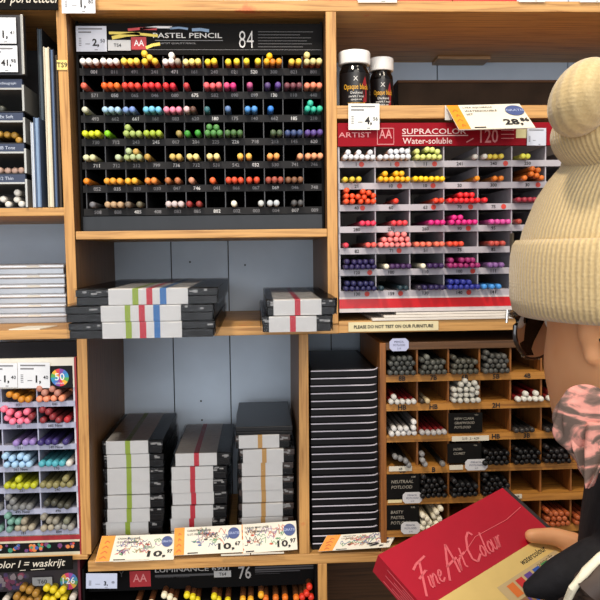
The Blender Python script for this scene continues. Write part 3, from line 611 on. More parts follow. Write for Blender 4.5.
# ================================================================== UPPER LEFT: small dark rack, pads, tins
rk = thing('pencil_rack', 'small dark rack with metal edges and blue label strips at the upper left', 'rack', (-.36, .1, 1.5104))
DK = mat((40, 38, 42), .5); MET = mat((170, 168, 162), .35, metal=.6); NB = mat((44, 56, 84), .45)
lx1 = at(26.5, 150, .004).x; lx0 = -.46
MB().box(lx0, lx1, .17, .18, 1.5104, 1.752).build('back_panel', DK, rk)
m = MB()
p = at(20, 15, -.004); q = at(20, 75, -.004); m.box(lx0, p.x+.004, -.004, .004, q.z, p.z, 0); m.build('header', [DK], rk)
m = MB(); m.box(p.x+.0005, p.x+.0042, -.0075, -.0036, q.z, p.z); m.build('metal_edge', MET, rk, bevel=.0008)
lfl = []
for i, (ya, yb) in enumerate(((79.5, 88.5), (113, 121), (144, 152), (174.5, 182.5))):
    a = at(10, ya, 0); c = at(10, yb, 0)
    m = MB(); m.box(lx0, lx1-.001, -.002, .004, c.z, a.z, 0); m.box(lx0, lx1-.001, -.004, .17, c.z-.0022, c.z, 1)
    m.text(front(0, -.002, 0), ('Technograph', 'Ex Soft', 'HB Tone', '12 Thin')[i], at(7, ya, 0).x, (a.z+c.z)/2, .0042, None, 2)
    m.build('label_strip', [NB, MET, mat((180, 190, 210), .6)], rk)
    zb = (at(10, (112, 143.5, 174, 208)[i], 0).z); lfl.append(max(zb, 1.5104)+.0008)
    m = MB(); m.box(lx0, lx1-.001, 0, .17, lfl[-1]-.0008, lfl[-1]); m.build('bin_floor', DK, rk)
    MB().box(lx1-.0012, lx1+.0014, -.003, .17, lfl[-1], c.z+.004).build('side_panel', MET, rk)
lrows = [[(1, 103, (70, 72, 66))], xs(134, (176, 134, 54), -10, -3, 4, 11, 18), xs(167, (176, 146, 132), -14, -7, 0, 6, 13, 20), xs(199, (226, 222, 214), -13, -6, 0, 7, 14.5, 21) + [(17, 192, (226, 222, 214))]]
place_pencils('drawing_pencil', 'pencil', 'small blue-labelled rack', 'pencils in the small dark rack', lrows, lfl, [lx0, lx1-.001], .0044, .006, .15, ['upper', 'second', 'third', 'bottom'])
tag_px(-14, 17.5, 16.5, 43.5, -.009, '1,', '41', 'white price tag reading 1,41 at the upper left corner', bars=False, lines=0)
tag_px(-14, 45.5, 18, 72, -.009, '41,', '98', 'white price tag reading 41,98 below the 1,41 tag', bars=False)
def pad(x0, x1, yt, h0, label, cs, ce, Y=-.002, depth=.17, xb=None, name='sketch_pad'):
    p = at(x0, 207, Y); q = at(x1, 207, Y); zt = at(x0, yt, Y).z; w_ = q.x-p.x
    t = thing(name, label, 'pad', (p.x, Y, 1.5104))
    MB().box(p.x+w_*.22, q.x-w_*.22, Y+.002, Y+depth, 1.5112, zt-.001).build('pages', mat(ce, .7, .05, 200), t)
    MB().box(p.x, p.x+w_*.24, Y, Y+depth+.001, 1.5104, zt).build('cover', mat(cs, .4), t, bevel=.0006)
    MB().box(q.x-w_*.24, q.x, Y, Y+depth+.001, 1.5104, zt-.0005).build('cover', mat(cs, .4), t, bevel=.0006)
    return t
pad(33, 35.9, 122, 0, 'thin white-edged pad, leftmost of the pads standing beside the small dark rack', (214, 220, 228), (190, 200, 214))
pad(36.2, 42, 117, 0, 'shorter blue pad standing second among the pads at the upper left', (72, 92, 124), (132, 158, 190))
pad(42.6, 47.6, 28, 0, 'tallest dark blue pad standing behind the cream board at the upper left', (30, 40, 50), (70, 84, 96), Y=.03, depth=.15)
pad(48.2, 54, 46.5, 0, 'tall cream board pad standing between the two dark pads', (206, 196, 172), (216, 208, 190))
pad(54.3, 58.4, 48.5, 0, 'navy pad with blue pages standing right of the cream board', (40, 46, 60), (84, 106, 140))
pad(58.7, 62.2, 54, 0, 'dark brown pad pressed against the first upright', (58, 48, 38), (76, 64, 50), Y=.004)
# chalk sign over them
p = at(-20, 9.5, -.006); q = at(57, -16, -.006); fr = front(p.x, -.006, p.z)
m = MB(); m.box(0, q.x-p.x, 0, .002, 0, q.z-p.z, 0, fr); m.text(fr, 'voor portretteer', at(22, 0, -.006).x-p.x, .0112, .013, .088, 1, shear=.25)
tag(m.build('chalk_sign', [CHALK, CHALKW]), 'black chalk sign with white handwriting across the top left corner', 'sign')
# location sticker, tag over the upright
strip_px(57, 60, 67.2, 69.8, -.0016, 'yellow TS9 sticker on the front of the first upright', c=(232, 206, 120), name='shelf_sticker', txt='TS9', th=.0004)
tag_px(62, -14, 95.5, 13.2, -.012, '1,', '80', 'white price tag hanging over the top of the first upright', col=(236, 238, 244), bars=True)
p = at(323, 251, .006); q = at(326, 240, .006)
# tins on the middle shelf, left
TIN = mat((176, 180, 186), .3, .04, 40, metal=.3); RIM = mat((228, 230, 232), .25, metal=.2)
tz = 1.353; TY = .10; tx0, tx1 = -.47, at(65.5, 290, TY).x
for i in range(6):
    h = (at(30, 264.5, TY).z-1.353)/6
    w_ = 'bottom' if i == 0 else ('topmost' if i == 5 else ORD[i]+' from the bottom')
    t = thing('pencil_tin', 'flat silver pencil tin with pale rim, %s of the left stack' % w_, 'tin', ((tx0+tx1)/2, TY, 1.353+h*i), 'silver tins on the middle shelf')
    z0 = 1.353+h*i; dx = random.uniform(-.0012, .0012); dy = random.uniform(0, .003)
    MB().box(tx0, tx1-.001+dx, TY+dy+.0012, WALLY-.003, z0, z0+h*.60).build('tin_base', TIN, t, bevel=.001)
    MB().box(tx0-.001, tx1+dx, TY+dy, WALLY-.002, z0+h*.62, z0+h).build('tin_lid', RIM, t, bevel=.0016)
    m = MB(); p = at(27, 280, TY); q = at(39.5, 280, TY); m.box(p.x, q.x, TY+dy-.0006, TY+dy, z0+h*.68, z0+h*.88, 0); m.build('paper_label', mat((240, 238, 228), .5), t)
m = MB(); a = at(9, 329, .004); b_ = at(40, 329, .004)
m.add([(a.x, .003, 1.3532), (b_.x, .003, 1.3532), (b_.x+.012, .045, 1.3532), (a.x+.012, .045, 1.3532), (a.x, .003, 1.3545), (b_.x, .003, 1.3545), (b_.x+.012, .045, 1.3545), (a.x+.012, .045, 1.3545)], [(0, 3, 2, 1), (4, 5, 6, 7), (0, 1, 5, 4), (1, 2, 6, 5), (2, 3, 7, 6), (3, 0, 4, 7)])
tag(m.build('paper_card', PAPER), 'blank cream card lying on the shelf in front of the silver tins', 'card')
# ================================================================== WRAPPED PENCIL BOXES
BOXB = mat((15, 14, 16), .4, .5, 120, coat=.08, spec=.2); BANDW = mat((216, 214, 212), .5, .03); EDGE = mat((150, 148, 146), .35, .3, 300)
STR = {'green': mat((150, 172, 52), .5), 'red': mat((196, 36, 56), .5), 'blue': mat((52, 112, 176), .5), 'orange': mat((196, 150, 84), .5)}
BROWN = mat((54, 38, 32), .35, .3, 60)
def wrapped_box(x0, x1, b0, b1, stripes, z0, h, y0, depth, label, group, side=BOXB, top_img=True):
    cx = (x0+x1)/2
    t = thing('pencil_box', label, 'box', (cx, y0, z0), group)
    MB().box(x0+.0008, x1-.0008, y0+.0008, y0+depth-.0008, z0+.0002, z0+h*.52).build('tray', BOXB, t, bevel=.0008)
    m = MB(); m.box(x0, x1, y0, y0+depth, z0+h*.54, z0+h-.0006, 0); rng = random.Random(int(z0*9999+x0*777))
    fr = front(0, y0, 0)
    for k in range(16):                                  # mottled printed edge of the lid
        a = rng.uniform(x0+.001, x1-.007); z = rng.uniform(z0+h*.60, z0+h*.84); m.rect(fr, a, a+rng.uniform(.003, .007), z, min(z+rng.uniform(.0012, .003), z0+h-.001), 1, .0002+.00002*k)
    m.build('lid', [side, EDGE], t, bevel=.0005)
    bd = MB(); bd.box(b0, b1, y0-.0007, y0+depth+.0005, z0+.0001, z0+h); bo = bd.build('paper_band', BANDW, t)
    for sx, sw, col in stripes:
        s = MB(); s.box(sx, sx+sw, y0-.0010, y0+depth, z0+.0001, z0+h+.0002); s.build('colour_stripe', STR[col], t)
    f = MB(); nx, nz = 26, 4                                # loose shrink film: front, top and the two ends
    e = .0013
    def wob(): return rng.uniform(-.0005, .0009)
    G = [[V((x0-e+(x1-x0+2*e)*i/nx, y0-e-.0006+wob()*.7, z0+.0003+(h+.0008)*j/nz)) for i in range(nx+1)] for j in range(nz+1)]
    G += [[V((x0-e+(x1-x0+2*e)*i/nx, y0+depth*k/5, z0+h+.0011+wob()*.4)) for i in range(nx+1)] for k in range(1, 6)]
    f.rings(G, 0, caps=False, closed=False)
    for sx, xx in ((-1, x0-e), (1, x1+e)):
        f.rings([[V((xx+sx*wob(), y0-e+depth*k/8, z0+.0003+(h+.0008)*j/3)) for k in range(9)] for j in range(4)], 0, caps=False, closed=False)
    f.build('shrink_wrap', FILM, t, smooth=True, angle=60)
    return t
# three on the left of the middle shelf, jutting out over its edge
BY = -.120; H3 = .0187
ow = ['bottom', 'middle', 'top']
for i, (xa, xb, ba, bb, st, yy) in enumerate(((68.6, 214.5, 102.5, 182, ((126, 6, 'green'), (140, 6.5, 'red'), (154.5, 6, 'blue')), 333), (65.6, 213.5, 101, 181, ((125, 5.5, 'green'), (139, 6, 'red'), (153.5, 6.5, 'blue')), 316), (75.5, 218, 108.5, 188, ((132.5, 6, 'green'), (146.5, 6, 'red'), (160, 6.5, 'blue')), 299))):
    y0 = BY+(0, .001, .003)[i]; X = lambda px: at(px, yy, y0).x
    wrapped_box(X(xa), X(xb), X(ba), X(bb), [(X(a), X(a+w_)-X(a), c) for a, w_, c in st], 1.3531+H3*i+.0003*i, H3, y0, .30,
                'wide pencil box banded with green, red and blue stripes, %s of three' % ow[i], 'three-stripe pencil boxes on the middle shelf')
for i, (xa, xb, ba, bb, sa, sw, yy) in enumerate(((262, 331.6, 269, 316.5, 290, 5.8, 325), (266.6, 335.5, 273.5, 321.4, 294.8, 5.6, 308))):
    y0 = BY+(0, .003)[i]; X = lambda px: at(px, yy, y0).x
    wrapped_box(X(xa), X(xb), X(ba), X(bb), [(X(sa), X(sa+sw)-X(sa), 'red')], 1.3571+(H3+.0003)*i-(.0038 if i > 5 else 0), H3*.97, y0, .29,
                'narrow pencil box with one red stripe, %s of the pair beside the second upright' % ('lower', 'upper')[i], 'red-stripe box pair on the middle shelf')
# stacks inside the lower bay
def stack(n, front_px, band_px, stripe_px, ytop, col, y0, depth, what, group, extra=None):
    ztop = at(130, ytop, y0).z + (0 if col == 'green' else 0); h = (ztop-1.0442)/n
    for i in range(n):
        f = i/(n-1); sh_ = (front_px[2]-front_px[0])*0
        yy = ytop+(n-1-i)*h*763/(1+y0)+7
        X = lambda px: at(px, yy, y0).x
        d = random.uniform(-1.2, 1.2) + (band_px[2] if i == n-1 else 0)
        y1 = y0+random.uniform(-.003, .003)
        o = wrapped_box(X(front_px[0]+d), X(front_px[1]+d), X(band_px[0]+d), X(band_px[1]+d), [(X(stripe_px[0]+d), X(stripe_px[1]+d)-X(stripe_px[0]+d), col)], 1.0442+h*i, h-.0003, y1, depth,
                        '%s, %s in its stack' % (what, 'topmost' if i == n-1 else ('bottom' if i == 0 else ORD[n-1-i]+' from the top')), group, side=BROWN if col == 'orange' else BOXB)
stack(8, (103.5, 164, 0), (107.3, 149.5, -1.2), (126.5, 131.5), 440.7, 'green', .043, .18, 'small pencil box with a green stripe', 'green-stripe boxes in the lower bay')
stack(7, (171, 227, 0), (172, 213.3, 4.5), (190.5, 195.5), 454.6, 'red', .05, .18, 'small pencil box with a red stripe', 'red-stripe boxes in the lower bay')
stack(8, (238.5, 293.5, 0), (242, 282.5, -4), (261, 265.5), 438.6, 'orange', .045, .17, 'small pencil box with an orange stripe', 'orange-stripe boxes in the lower bay')
# plain black box on the orange stack
z0 = at(265, 438.6, .045).z+.0022; h = at(265, 426.4, .05).z-z0
t = thing('pencil_box', 'plain black box lying on top of the orange-stripe stack', 'box', (at(265, 430, .05).x, .05, z0))
a, c = at(236, 432, .05).x, at(292.5, 432, .05).x
MB().box(a, c, .05, .225, z0, z0+h*.5).build('tray', BOXB, t, bevel=.001); MB().box(a-.0006, c+.0006, .0494, .2256, z0+h*.5, z0+h).build('lid', mat((20, 20, 23), .35, .2, 60, coat=.1, spec=.25), t, bevel=.001)

# ================================================================== STACK OF BLACK TRAYS
TY = .012; ztop = at(340, 369.8, TY).z; n = 24; h = (ztop-1.0442)/n; xa = at(310.8, 450, TY).x; xb = at(378.5, 450, TY).x
def tray_mesh():
    t = MB(); t.box(0, xb-xa, 0, .21, .0002, h*.80, 0); return t
rimM = mat((206, 202, 214), .3)
proto = None
for i in range(n):
    z0 = 1.0442+h*i
    lab = 'black tray case with silver rim, %s of the tall stack' % ('topmost' if i == n-1 else ('bottom' if i == 0 else ORD[n-1-i]+' from the top'))
    if proto is None:
        t = thing('tray_case', lab, 'case', (xa, TY, z0), 'stacked black tray cases')
        m = MB(); m.box(xa, xb, TY+.001, TY+.21, z0+.0002, z0+h*.93); m.build('case_body', BLACKP, t, bevel=.0012)
        m = MB(); m.tube([(xa+.001, TY-.0006, z0+h*.90), (xb-.012, TY-.0006, z0+h*.90), (xb-.006, TY, z0+h*.93), (xb-.002, TY+.002, z0+h*1.03), (xb-.0005, TY+.006, z0+h*1.10)], .00085, 6); m.build('rim', rimM, t, smooth=True)
        m = MB(); m.box(xa+.004, xb-.006, TY+.006, TY+.205, z0+h*.92, z0+h*.985); m.build('case_lid', mat((18, 18, 24), .4, coat=.1), t, bevel=.001)
        proto = t
    else:
        t = copy_tree(proto); t.location = (xa+random.uniform(-.0004, .0004), TY+random.uniform(-.001, .001), z0); t['label'] = lab
# ================================================================== JARS
def jar(px, r, h, Y, label, name='ink_jar'):
    c = at(px, 85, Y); x, z0 = c.x, 1.6385
    t = thing(name, label, 'jar', (x, Y, z0), 'jars of black ink on the top shelf'); C0 = (x, Y, z0)
    cap = h*.235; b = h-cap
    m = MB(); m.lathe([(r*.80, .0), (r*.93, .0008), (r*.96, .004), (r*.96, b*.80), (r*.93, b*.87), (r*.80, b*.95), (r*.80, b+.001)], 32, 0, C0); m.build('jar_body', mat((10, 8, 9), .12), t, smooth=True)
    m = MB(); m.lathe([(r*.96, b), (r, b+.001), (r, h-.002), (r*.965, h-.0004), (r*.90, h), (r*.85, h-.0006)], 40, 0, C0); m.build('jar_cap', mat((238, 238, 236), .3), t, smooth=True)
    R = r*.965
    m = MB(); nseg = 28; a0 = -1.35; a1 = 1.35
    m.rings([[V((x+R*math.sin(a0+(a1-a0)*i/nseg), Y-R*math.cos(a0+(a1-a0)*i/nseg), z0+zz)) for i in range(nseg+1)] for zz in (b*.05, b*.78)], 0, caps=False, closed=False)
    def wrap(k):
        return lambda a, q: V((x+(R+k)*math.sin(a/R), Y-(R+k)*math.cos(a/R), z0+q))
    fr = front(0, 0, 0)
    m.text(fr, 'Opaque black', 0, b*.44, b*.16, R*1.7, 1, wrap=wrap(.0003))
    for s_, q in (('Deckend', .32), ('zwart / noir', .24), ('opaque ink', .16)): m.text(fr, s_, 0, b*q, b*.055, None, 2, wrap=wrap(.0003))
    m.text(fr, 'waterproof', 0, b*.085, b*.04, R*1.2, 1, wrap=wrap(.0003))
    m.text(fr, 'X', -R*.05, b*.64, b*.10, b*.11, 2, wrap=wrap(.0003))
    W = wrap(.0002); pts = [(R*.42, b*.08), (R*.72, b*.12), (R*.75, b*.5), (R*.62, b*.7), (R*.5, b*.62), (R*.36, b*.45), (R*.5, b*.25)]
    m.add([W(a, q) for a, q in pts], [tuple(range(len(pts)))], 3)
    m.build('jar_label', [mat((20, 16, 17), .35), mat((214, 160, 40), .5), mat((206, 204, 200), .5), mat((140, 26, 32), .5)], t, smooth=True, angle=30)
    return t
jar(354.5, .0212, at(354, 53.2, .03).z-1.6385, .0275, 'larger black ink jar with a white cap beside the second upright')
jar(381.5, .0166, at(381, 57.5, .052).z-1.6385, .060, 'slimmer black ink jar with a white cap standing second from the upright')
tag_px(348.5, 103.5, 379.5, 129.8, -.004, '4,', '56', 'white price tag reading 4,56 hanging below the ink jars', col=(236, 236, 230))
# dark film-wrapped box at the back of the jar shelf
a = at(398, 105, .16); c = at(590, 80, .16)
t = thing('flat_box', 'dark brown wrapped box lying at the back of the jar shelf', 'box', ((a.x+c.x)/2, .16, 1.6385))
zt = at(480, 80, .16).z
MB().box(a.x, c.x+.1, .16, WALLY-.003, 1.6385, zt-.004).build('box_body', mat((50, 38, 28), .7, .35, 22, spec=.15), t, bevel=.001)
MB().box(a.x-.001, c.x+.1, .159, WALLY-.002, zt-.004, zt).build('box_lid', mat((84, 60, 42), .7, spec=.2), t, bevel=.001)
# ================================================================== RED STOCK ON THE TOP BOARD (only lowest edge in view)
def stock(px0, px1, label, c, name='paper_pad', z1=1.86, Y=.004):
    a = at(px0, 1, Y).x; b_ = at(px1, 1, Y).x
    t = thing(name, label, 'pad', ((a+b_)/2, Y, 1.772)); m = MB(); m.box(a, b_, Y, .2, 1.7722, z1); m.build('cover', mat(c, .45), t, bevel=.0008)
    m = MB(); m.box(a+.001, b_-.001, Y+.002, .198, 1.7722, z1+.002); m.build('pages', PAPER, t)
stock(318, 357, 'red pad standing on the top board above the second upright', (176, 36, 34))
stock(398, 452, 'red pad on the top board left of a short white tag', (190, 36, 32))
stock(453, 517, 'wider red pad on the top board above the knitted hat side', (196, 38, 30))
tag_px(358, -16, 397, 2.6, -.003, '2,', '30', 'white price tag on the top board edge between two red pads', col=(232, 226, 214))
tag_px(519, -16, 545, 2.0, -.003, '3,', '10', 'white price tag on the top board edge right of the red pads', col=(236, 230, 220))
tag_px(580, -16, 606, 2.2, -.003, '3,', '40', 'white price tag at the top right corner of the photo', col=(236, 230, 220))
# ================================================================== CARDS
def sale_card(bl, br_, tl, tr, label, price, sup, seed, ow_=.18, scrib=True, title=('CARAN MAX LINER', '12 ST. PERMANENT')):
    """folded price card; corners are world points"""
    u = (br_-bl); v = tl-bl; fr = Fr(bl, u, v); w_, h = u.length, fr.v.dot(v)
    sk = fr.u.dot(v)/h
    t = thing('price_card', label, 'price card', tuple(bl))
    P = lambda a, b: (a*w_+sk*b*h, b*h)
    m = MB()
    R = [[fr.p(*P(a, b), c) for a, b in ((0, 0), (1, 0), (1, 1), (0, 1))] for c in (-.0012, 0)]; m.rings(R, 0)
    m.poly(fr, [P(.002, .004), P(ow_, .004), P(ow_, .996), P(.002, .996)], 1, .0002)
    rng = random.Random(seed)
    if scrib:
        for k in range(26):
            x = rng.uniform(ow_+.04, .74); y = rng.uniform(.30, .86); pts = []
            for q in range(7): pts.append(P(min(max(x+q*.02+rng.uniform(-.02, .02), ow_+.02), .97), min(max(y+rng.uniform(-.13, .13), .1), .96)))
            m.ribbon(fr, pts, .0007, 4+rng.randrange(6), .0003+.00001*k)
        for k in range(5):
            m.disc(fr, *P(rng.uniform(ow_+.08, .7), rng.uniform(.25, .7)), .0028, 4+rng.randrange(6), .00028, 8, .0014)
    for i, s_ in enumerate(title): m.text(fr, s_, *P(ow_+.04, .86-.14*i), h=h*.07, w=None, mi=2, off=.0009, align='L')
    m.text(fr, price, *P(.76, .22), h=h*.27, w=w_*.24, mi=2, off=.0009, shear=sk, bold=.03); m.text(fr, sup, *P(.925, .32), h=h*.15, w=None, mi=2, off=.0009, shear=sk, bold=.03)
    m.rect(fr, w_*(ow_+.05), w_*(ow_+.2), h*.03, h*.065, 2, .0009)
    for k in range(4): m.ribbon(fr, [P(ow_*.2+rng.uniform(0, .04), .1+.2*k), P(ow_*.5, .2+.2*k), P(ow_*.7, .12+.2*k)], .0012, 10, .0004)
    m.build('card', [PAPER, ORANGE, INK, GREYINK, mat((90, 110, 150), .6), mat((60, 56, 60), .6), mat((176, 130, 96), .6), mat((196, 90, 70), .6), mat((104, 150, 110), .6), mat((150, 120, 160), .6), mat((206, 96, 40), .6)], t)
    b = MB(); b.disc(fr, *P(.87, .70), h*.21, 0, .0011, 24); b.text(fr, 'GRATIS', *P(.87, .70), h=h*.09, mi=1, off=.0014); b.build('badge', [BADGE, mat((170, 184, 222), .6)], t)
    return t
def card_on_C(b0, b1, t0, t1, Yb, Yt, *a, **k): return sale_card(at(*b0, Yb), at(*b1, Yb), at(*t0, Yt), at(*t1, Yt), *a, **k)
card_on_C((95, 562), (173.5, 559.5), (102, 536), (170.5, 530.5), -.004, .020, 'orange-edged price card reading 10,97 leaning before the green-stripe boxes', '10,', '97', 11)
card_on_C((173.5, 555.5), (243, 552), (174.5, 528), (240.5, 521.5), -.004, .020, 'orange-edged price card reading 10,67 leaning before the red-stripe boxes', '10,', '67', 12, ow_=.15)
card_on_C((242, 553.5), (297.5, 549.5), (241.5, 524.5), (296.5, 521), -.003, .018, 'white scribbled price card reading 10,97 leaning before the orange-stripe boxes', '10,', '97', 13, ow_=.02)
card_on_C((318, 551.5), (389.5, 547), (327, 535.5), (377, 531), -.004, .010, 'scribbled orange-cornered price card leaning before the stacked tray cases', '9,', '97', 14, ow_=.2)
for k, (x0, y0, x1, y1) in enumerate(((113, 559.5, 149, 562), (221, 553.5, 250, 556), (251, 552, 284, 554.6))):
    strip_px(x0, y0, x1, y1, -.0055, 'thin white holder strip under the %s price card from the left' % ORD[k], c=(224, 218, 204), name='card_holder')
# the big 28,86 card jutting from the jar shelf
bl, br_, tl, tr = at(459, 129.5, -.05), at(535.5, 127.5, -.05), at(446, 105.5, -.006), at(524.5, 103, -.006)
sale_card(bl, br_, tl, tr, 'large white price card reading 28,86 jutting from the jar shelf edge', '28,', '86', 15, ow_=.16, scrib=False, title=('LYRA AQUARELLE', 'WATERSOLUBLE', 'SET'))
strip_px(445, 105.5, 452, 120, -.003, 'white stub of a card holder behind the 28,86 price card', c=(226, 224, 220), name='card_holder')
# notice + papers
p = at(348.5, 331.8, -.003); q = at(438.5, 321.2, -.003); q2 = at(438.5, 330.2, -.003)
fr = Fr(p, (q2.x-p.x, 0, q2.z-p.z), (0, 0, 1)); w_ = (q2-p).length; hh = .0125
m = MB(); m.box(0, w_, 0, .0012, 0, hh, 0, fr); m.text(fr, 'PLEASE DO NOT TEST ON OUR FURNITURE', w_*.5, hh*.5, .0044, w_*.88, 1, bold=.025)
tag(m.build('notice', [mat((226, 214, 172), .6), INK]), 'cream notice PLEASE DO NOT TEST ON OUR FURNITURE on the middle shelf edge', 'sign')
for i, (xa, xb, dy, nm) in enumerate(((372, 640, .0, 'bottom'), (384, 640, .003, 'middle'), (396, 640, .007, 'top'))):
    m = MB(); a = at(xa, 316, -.002+dy).x; b_ = at(xb, 316, 0).x
    m.box(a, min(b_, .47), -.003+dy, .19, 1.3572+.0036*i, 1.3572+.0036*i+.0032)
    tag(m.build('paper_sheaf', mat((222, 216, 208), .6, .06, 25), bevel=.0006), 'white paper sheaf under the red-headed rack, %s of three' % nm, 'paper', 'paper sheaves under the red-headed rack')
# ================================================================== BELOW THE LOWEST SHELF
rk = thing('crayon_rack', 'dark rack under the lowest shelf at left with a rainbow 126 badge', 'rack', (-.3, .1, .94))
Y2 = .010
a, c = -.45, at(80.5, 585, Y2).x
MB().box(a, c, .20, .21, .94, 1.045).build('back_panel', BL, rk); MB().box(c-.003, c, Y2, .20, .94, 1.045).build('side_panel', mat((92, 24, 40), .5), rk)
zf = at(40, 603, .0).z
MB().box(a, c-.003, .004, .20, zf-.002, zf).build('bin_floor', BL, rk)
MB().box(a, c-.003, .002, .006, zf-.012, zf).build('label_strip', BLS, rk)
MB().box(a, c, .12, .20, .94, zf-.012).build('base_panel', BL, rk)
m = MB(); m.box(a, c-.003, Y2, Y2+.003, at(40, 590.5, Y2).z, 1.045, 0); fr = front(0, Y2, 0); rng = random.Random(9)
for k in range(46):
    p = at(rng.uniform(-6, 34), rng.uniform(573, 588), Y2); m.disc(fr, p.x, p.z, rng.uniform(.002, .0045), 1+rng.randrange(5), .0004+k*.00001, 7)
p = at(69, 581, Y2)
for k in range(12):
    a0, a1 = 2*math.pi*k/12, 2*math.pi*(k+1)/12; m.poly(fr, [(p.x, p.z)]+[(p.x+.0115*math.cos(a0+(a1-a0)*t/3), p.z+.0115*math.sin(a0+(a1-a0)*t/3)) for t in range(4)], 6+k % 6, .0006)
m.text(fr, '126', p.x, p.z+.001, .009, None, 12, .0010)
m.build('header', [mat((30, 22, 30), .5), mat((96, 40, 70), .6), mat((60, 44, 86), .6), mat((130, 60, 80), .6), mat((54, 48, 60), .6), mat((120, 110, 116), .6), mat((60, 140, 170), .5), mat((70, 110, 180), .5), mat((140, 70, 150), .5), mat((200, 60, 100), .5), mat((210, 160, 60), .5), mat((90, 150, 90), .5), WHITE], rk)
place_pencils('crayon', 'crayon', 'under-shelf left rack', 'crayons below the lowest shelf', [xs(598, (164, 122, 52), 20, 26, 32, 38) + xs(591, (164, 122, 52), 23, 29, 35) + xs(598, (222, 200, 40), 45, 51, 57, 63) + xs(591, (222, 200, 40), 48, 54, 60) + xs(598, (206, 200, 190), 4, 80) ], [zf], [a, at(41.5, 598, 0).x, c-.003], .0046, -.004, .11, ['front'], 'crayon')
strip_px(32.5, 577, 52, 586, Y2-.004, 'grey T60 location label left of the rainbow 126 badge', c=(150, 152, 154), name='shelf_label', txt='T60', th=.0008)
p = at(-20, 573.5, -.012); q = at(72.5, 561, -.012); fr = Fr(p, (q.x-p.x, 0, .0012), (0, 0, 1))
m = MB(); m.box(0, q.x-p.x, 0, .002, 0, .0178, 0, fr); m.text(fr, 'color I = waskrijt', at(28, 570, -.012).x-p.x, .0088, .0125, .092, 1, shear=.3)
m.ribbon(fr, [(at(20, 573, -.012).x-p.x, .0018), (at(26, 573, -.012).x-p.x, .002)], .0008, 1); m.ribbon(fr, [(at(31, 573, -.012).x-p.x, .002), (at(45, 573, -.012).x-p.x, .0024)], .0008, 1)
tag(m.build('chalk_sign', [CHALK, CHALKW]), 'black chalk sign handwritten color I = waskrijt below the crayon rack', 'sign')
tag_px(86, 573.5, 117, 588.5, -.004, '3,', '05', 'bluish price tag hanging under the lowest shelf at left', col=(190, 200, 226), lines=0)
rk = thing('pencil_rack', 'black rack of thick colour pencils under the lowest shelf, red emblem on header', 'rack', (-.07, .1, .93))
Y3 = .032; a, c = c+.002, .0725
MB().box(a, c, .20, .21, .93, 1.029).build('back_panel', BL, rk)
for x in (a, c-.003): MB().box(x, x+.003, Y3-.02, .20, .93, 1.029).build('side_panel', BL, rk)
zf3 = at(200, 601.5, .02).z
MB().box(a+.003, c-.003, Y3-.03, .20, zf3-.002, zf3).build('bin_floor', BL, rk); MB().box(a+.003, c-.003, Y3-.032, Y3-.028, zf3-.010, zf3).build('label_strip', BLS, rk)
MB().box(a, c, .12, .20, .93, zf3-.01).build('base_panel', BL, rk)
m = MB(); m.box(a+.003, c-.003, Y3, Y3+.003, at(200, 588, Y3).z, 1.0295, 0); fr = front(0, Y3, 0)
def r3(x0, y0, x1, y1, mi): p = at(x0, y1, Y3); q = at(x1, y0, Y3); m.rect(fr, p.x, q.x, p.z, q.z, mi, .0004)
def t3(s_, x0, x1, y, hpx, mi): p = at(x0, y, Y3); q = at(x1, y, Y3); m.text(fr, s_, (p.x+q.x)/2, p.z, hpx*.00138, q.x-p.x, mi, .0007)
r3(130, 570.5, 150.5, 587, 1); t3('AA', 133, 147, 578, 8, 3); t3('LUMINANCE 6901', 155, 229, 570, 5, 2); r3(155, 574.5, 229, 575, 4); t3('PERMANENT COLOUR', 156, 190, 577, 2, 4)
t3('76', 238.5, 251, 572.5, 13, 2); t3('Y', 119, 124, 574, 6, 4)
for i in range(4): r3(255, 566+i*2.4, (315, 318, 300, 280)[i], 566.6+i*2.4, 4)
m.build('header', [BL, mat((176, 36, 46), .5), mat((170, 170, 170), .6), mat((222, 140, 140), .6), mat((74, 74, 78), .6)], rk)
Lz = lambda l: [(120+e[0]/2.857, 596, e[2]) for e in l]
IV = (240, 232, 204)
lum = Lz(xs(0, IV, 48, 88, 115, 140, 160) + xs(0, (232, 214, 40), 188, 207, 226, 257, 280, 307) + xs(0, (246, 180, 50), 355, 372, 389) + xs(0, (228, 122, 44), 425, 445) + xs(0, (240, 128, 40), 472, 497) + xs(0, (230, 62, 42), 517, 536, 555)) + [(120+542/2.857, 588, (230, 62, 42), (96, 58, 34))]
lum = [e if len(e) > 3 else e+((96, 58, 34),) for e in lum]
dv = [a+.003+i*(c-a-.006)/10 for i in range(11)]
place_pencils('colour_pencil', 'thick pencil', 'under-shelf black rack', 'thick pencils below the lowest shelf', [lum], [zf3], dv, .0042, .008, .15, ['front'])
strip_px(214, 570.5, 231, 577.5, Y3-.004, 'grey T64 location label on the header of the under-shelf black rack', c=(176, 178, 180), name='shelf_label', txt='T64', th=.0008)
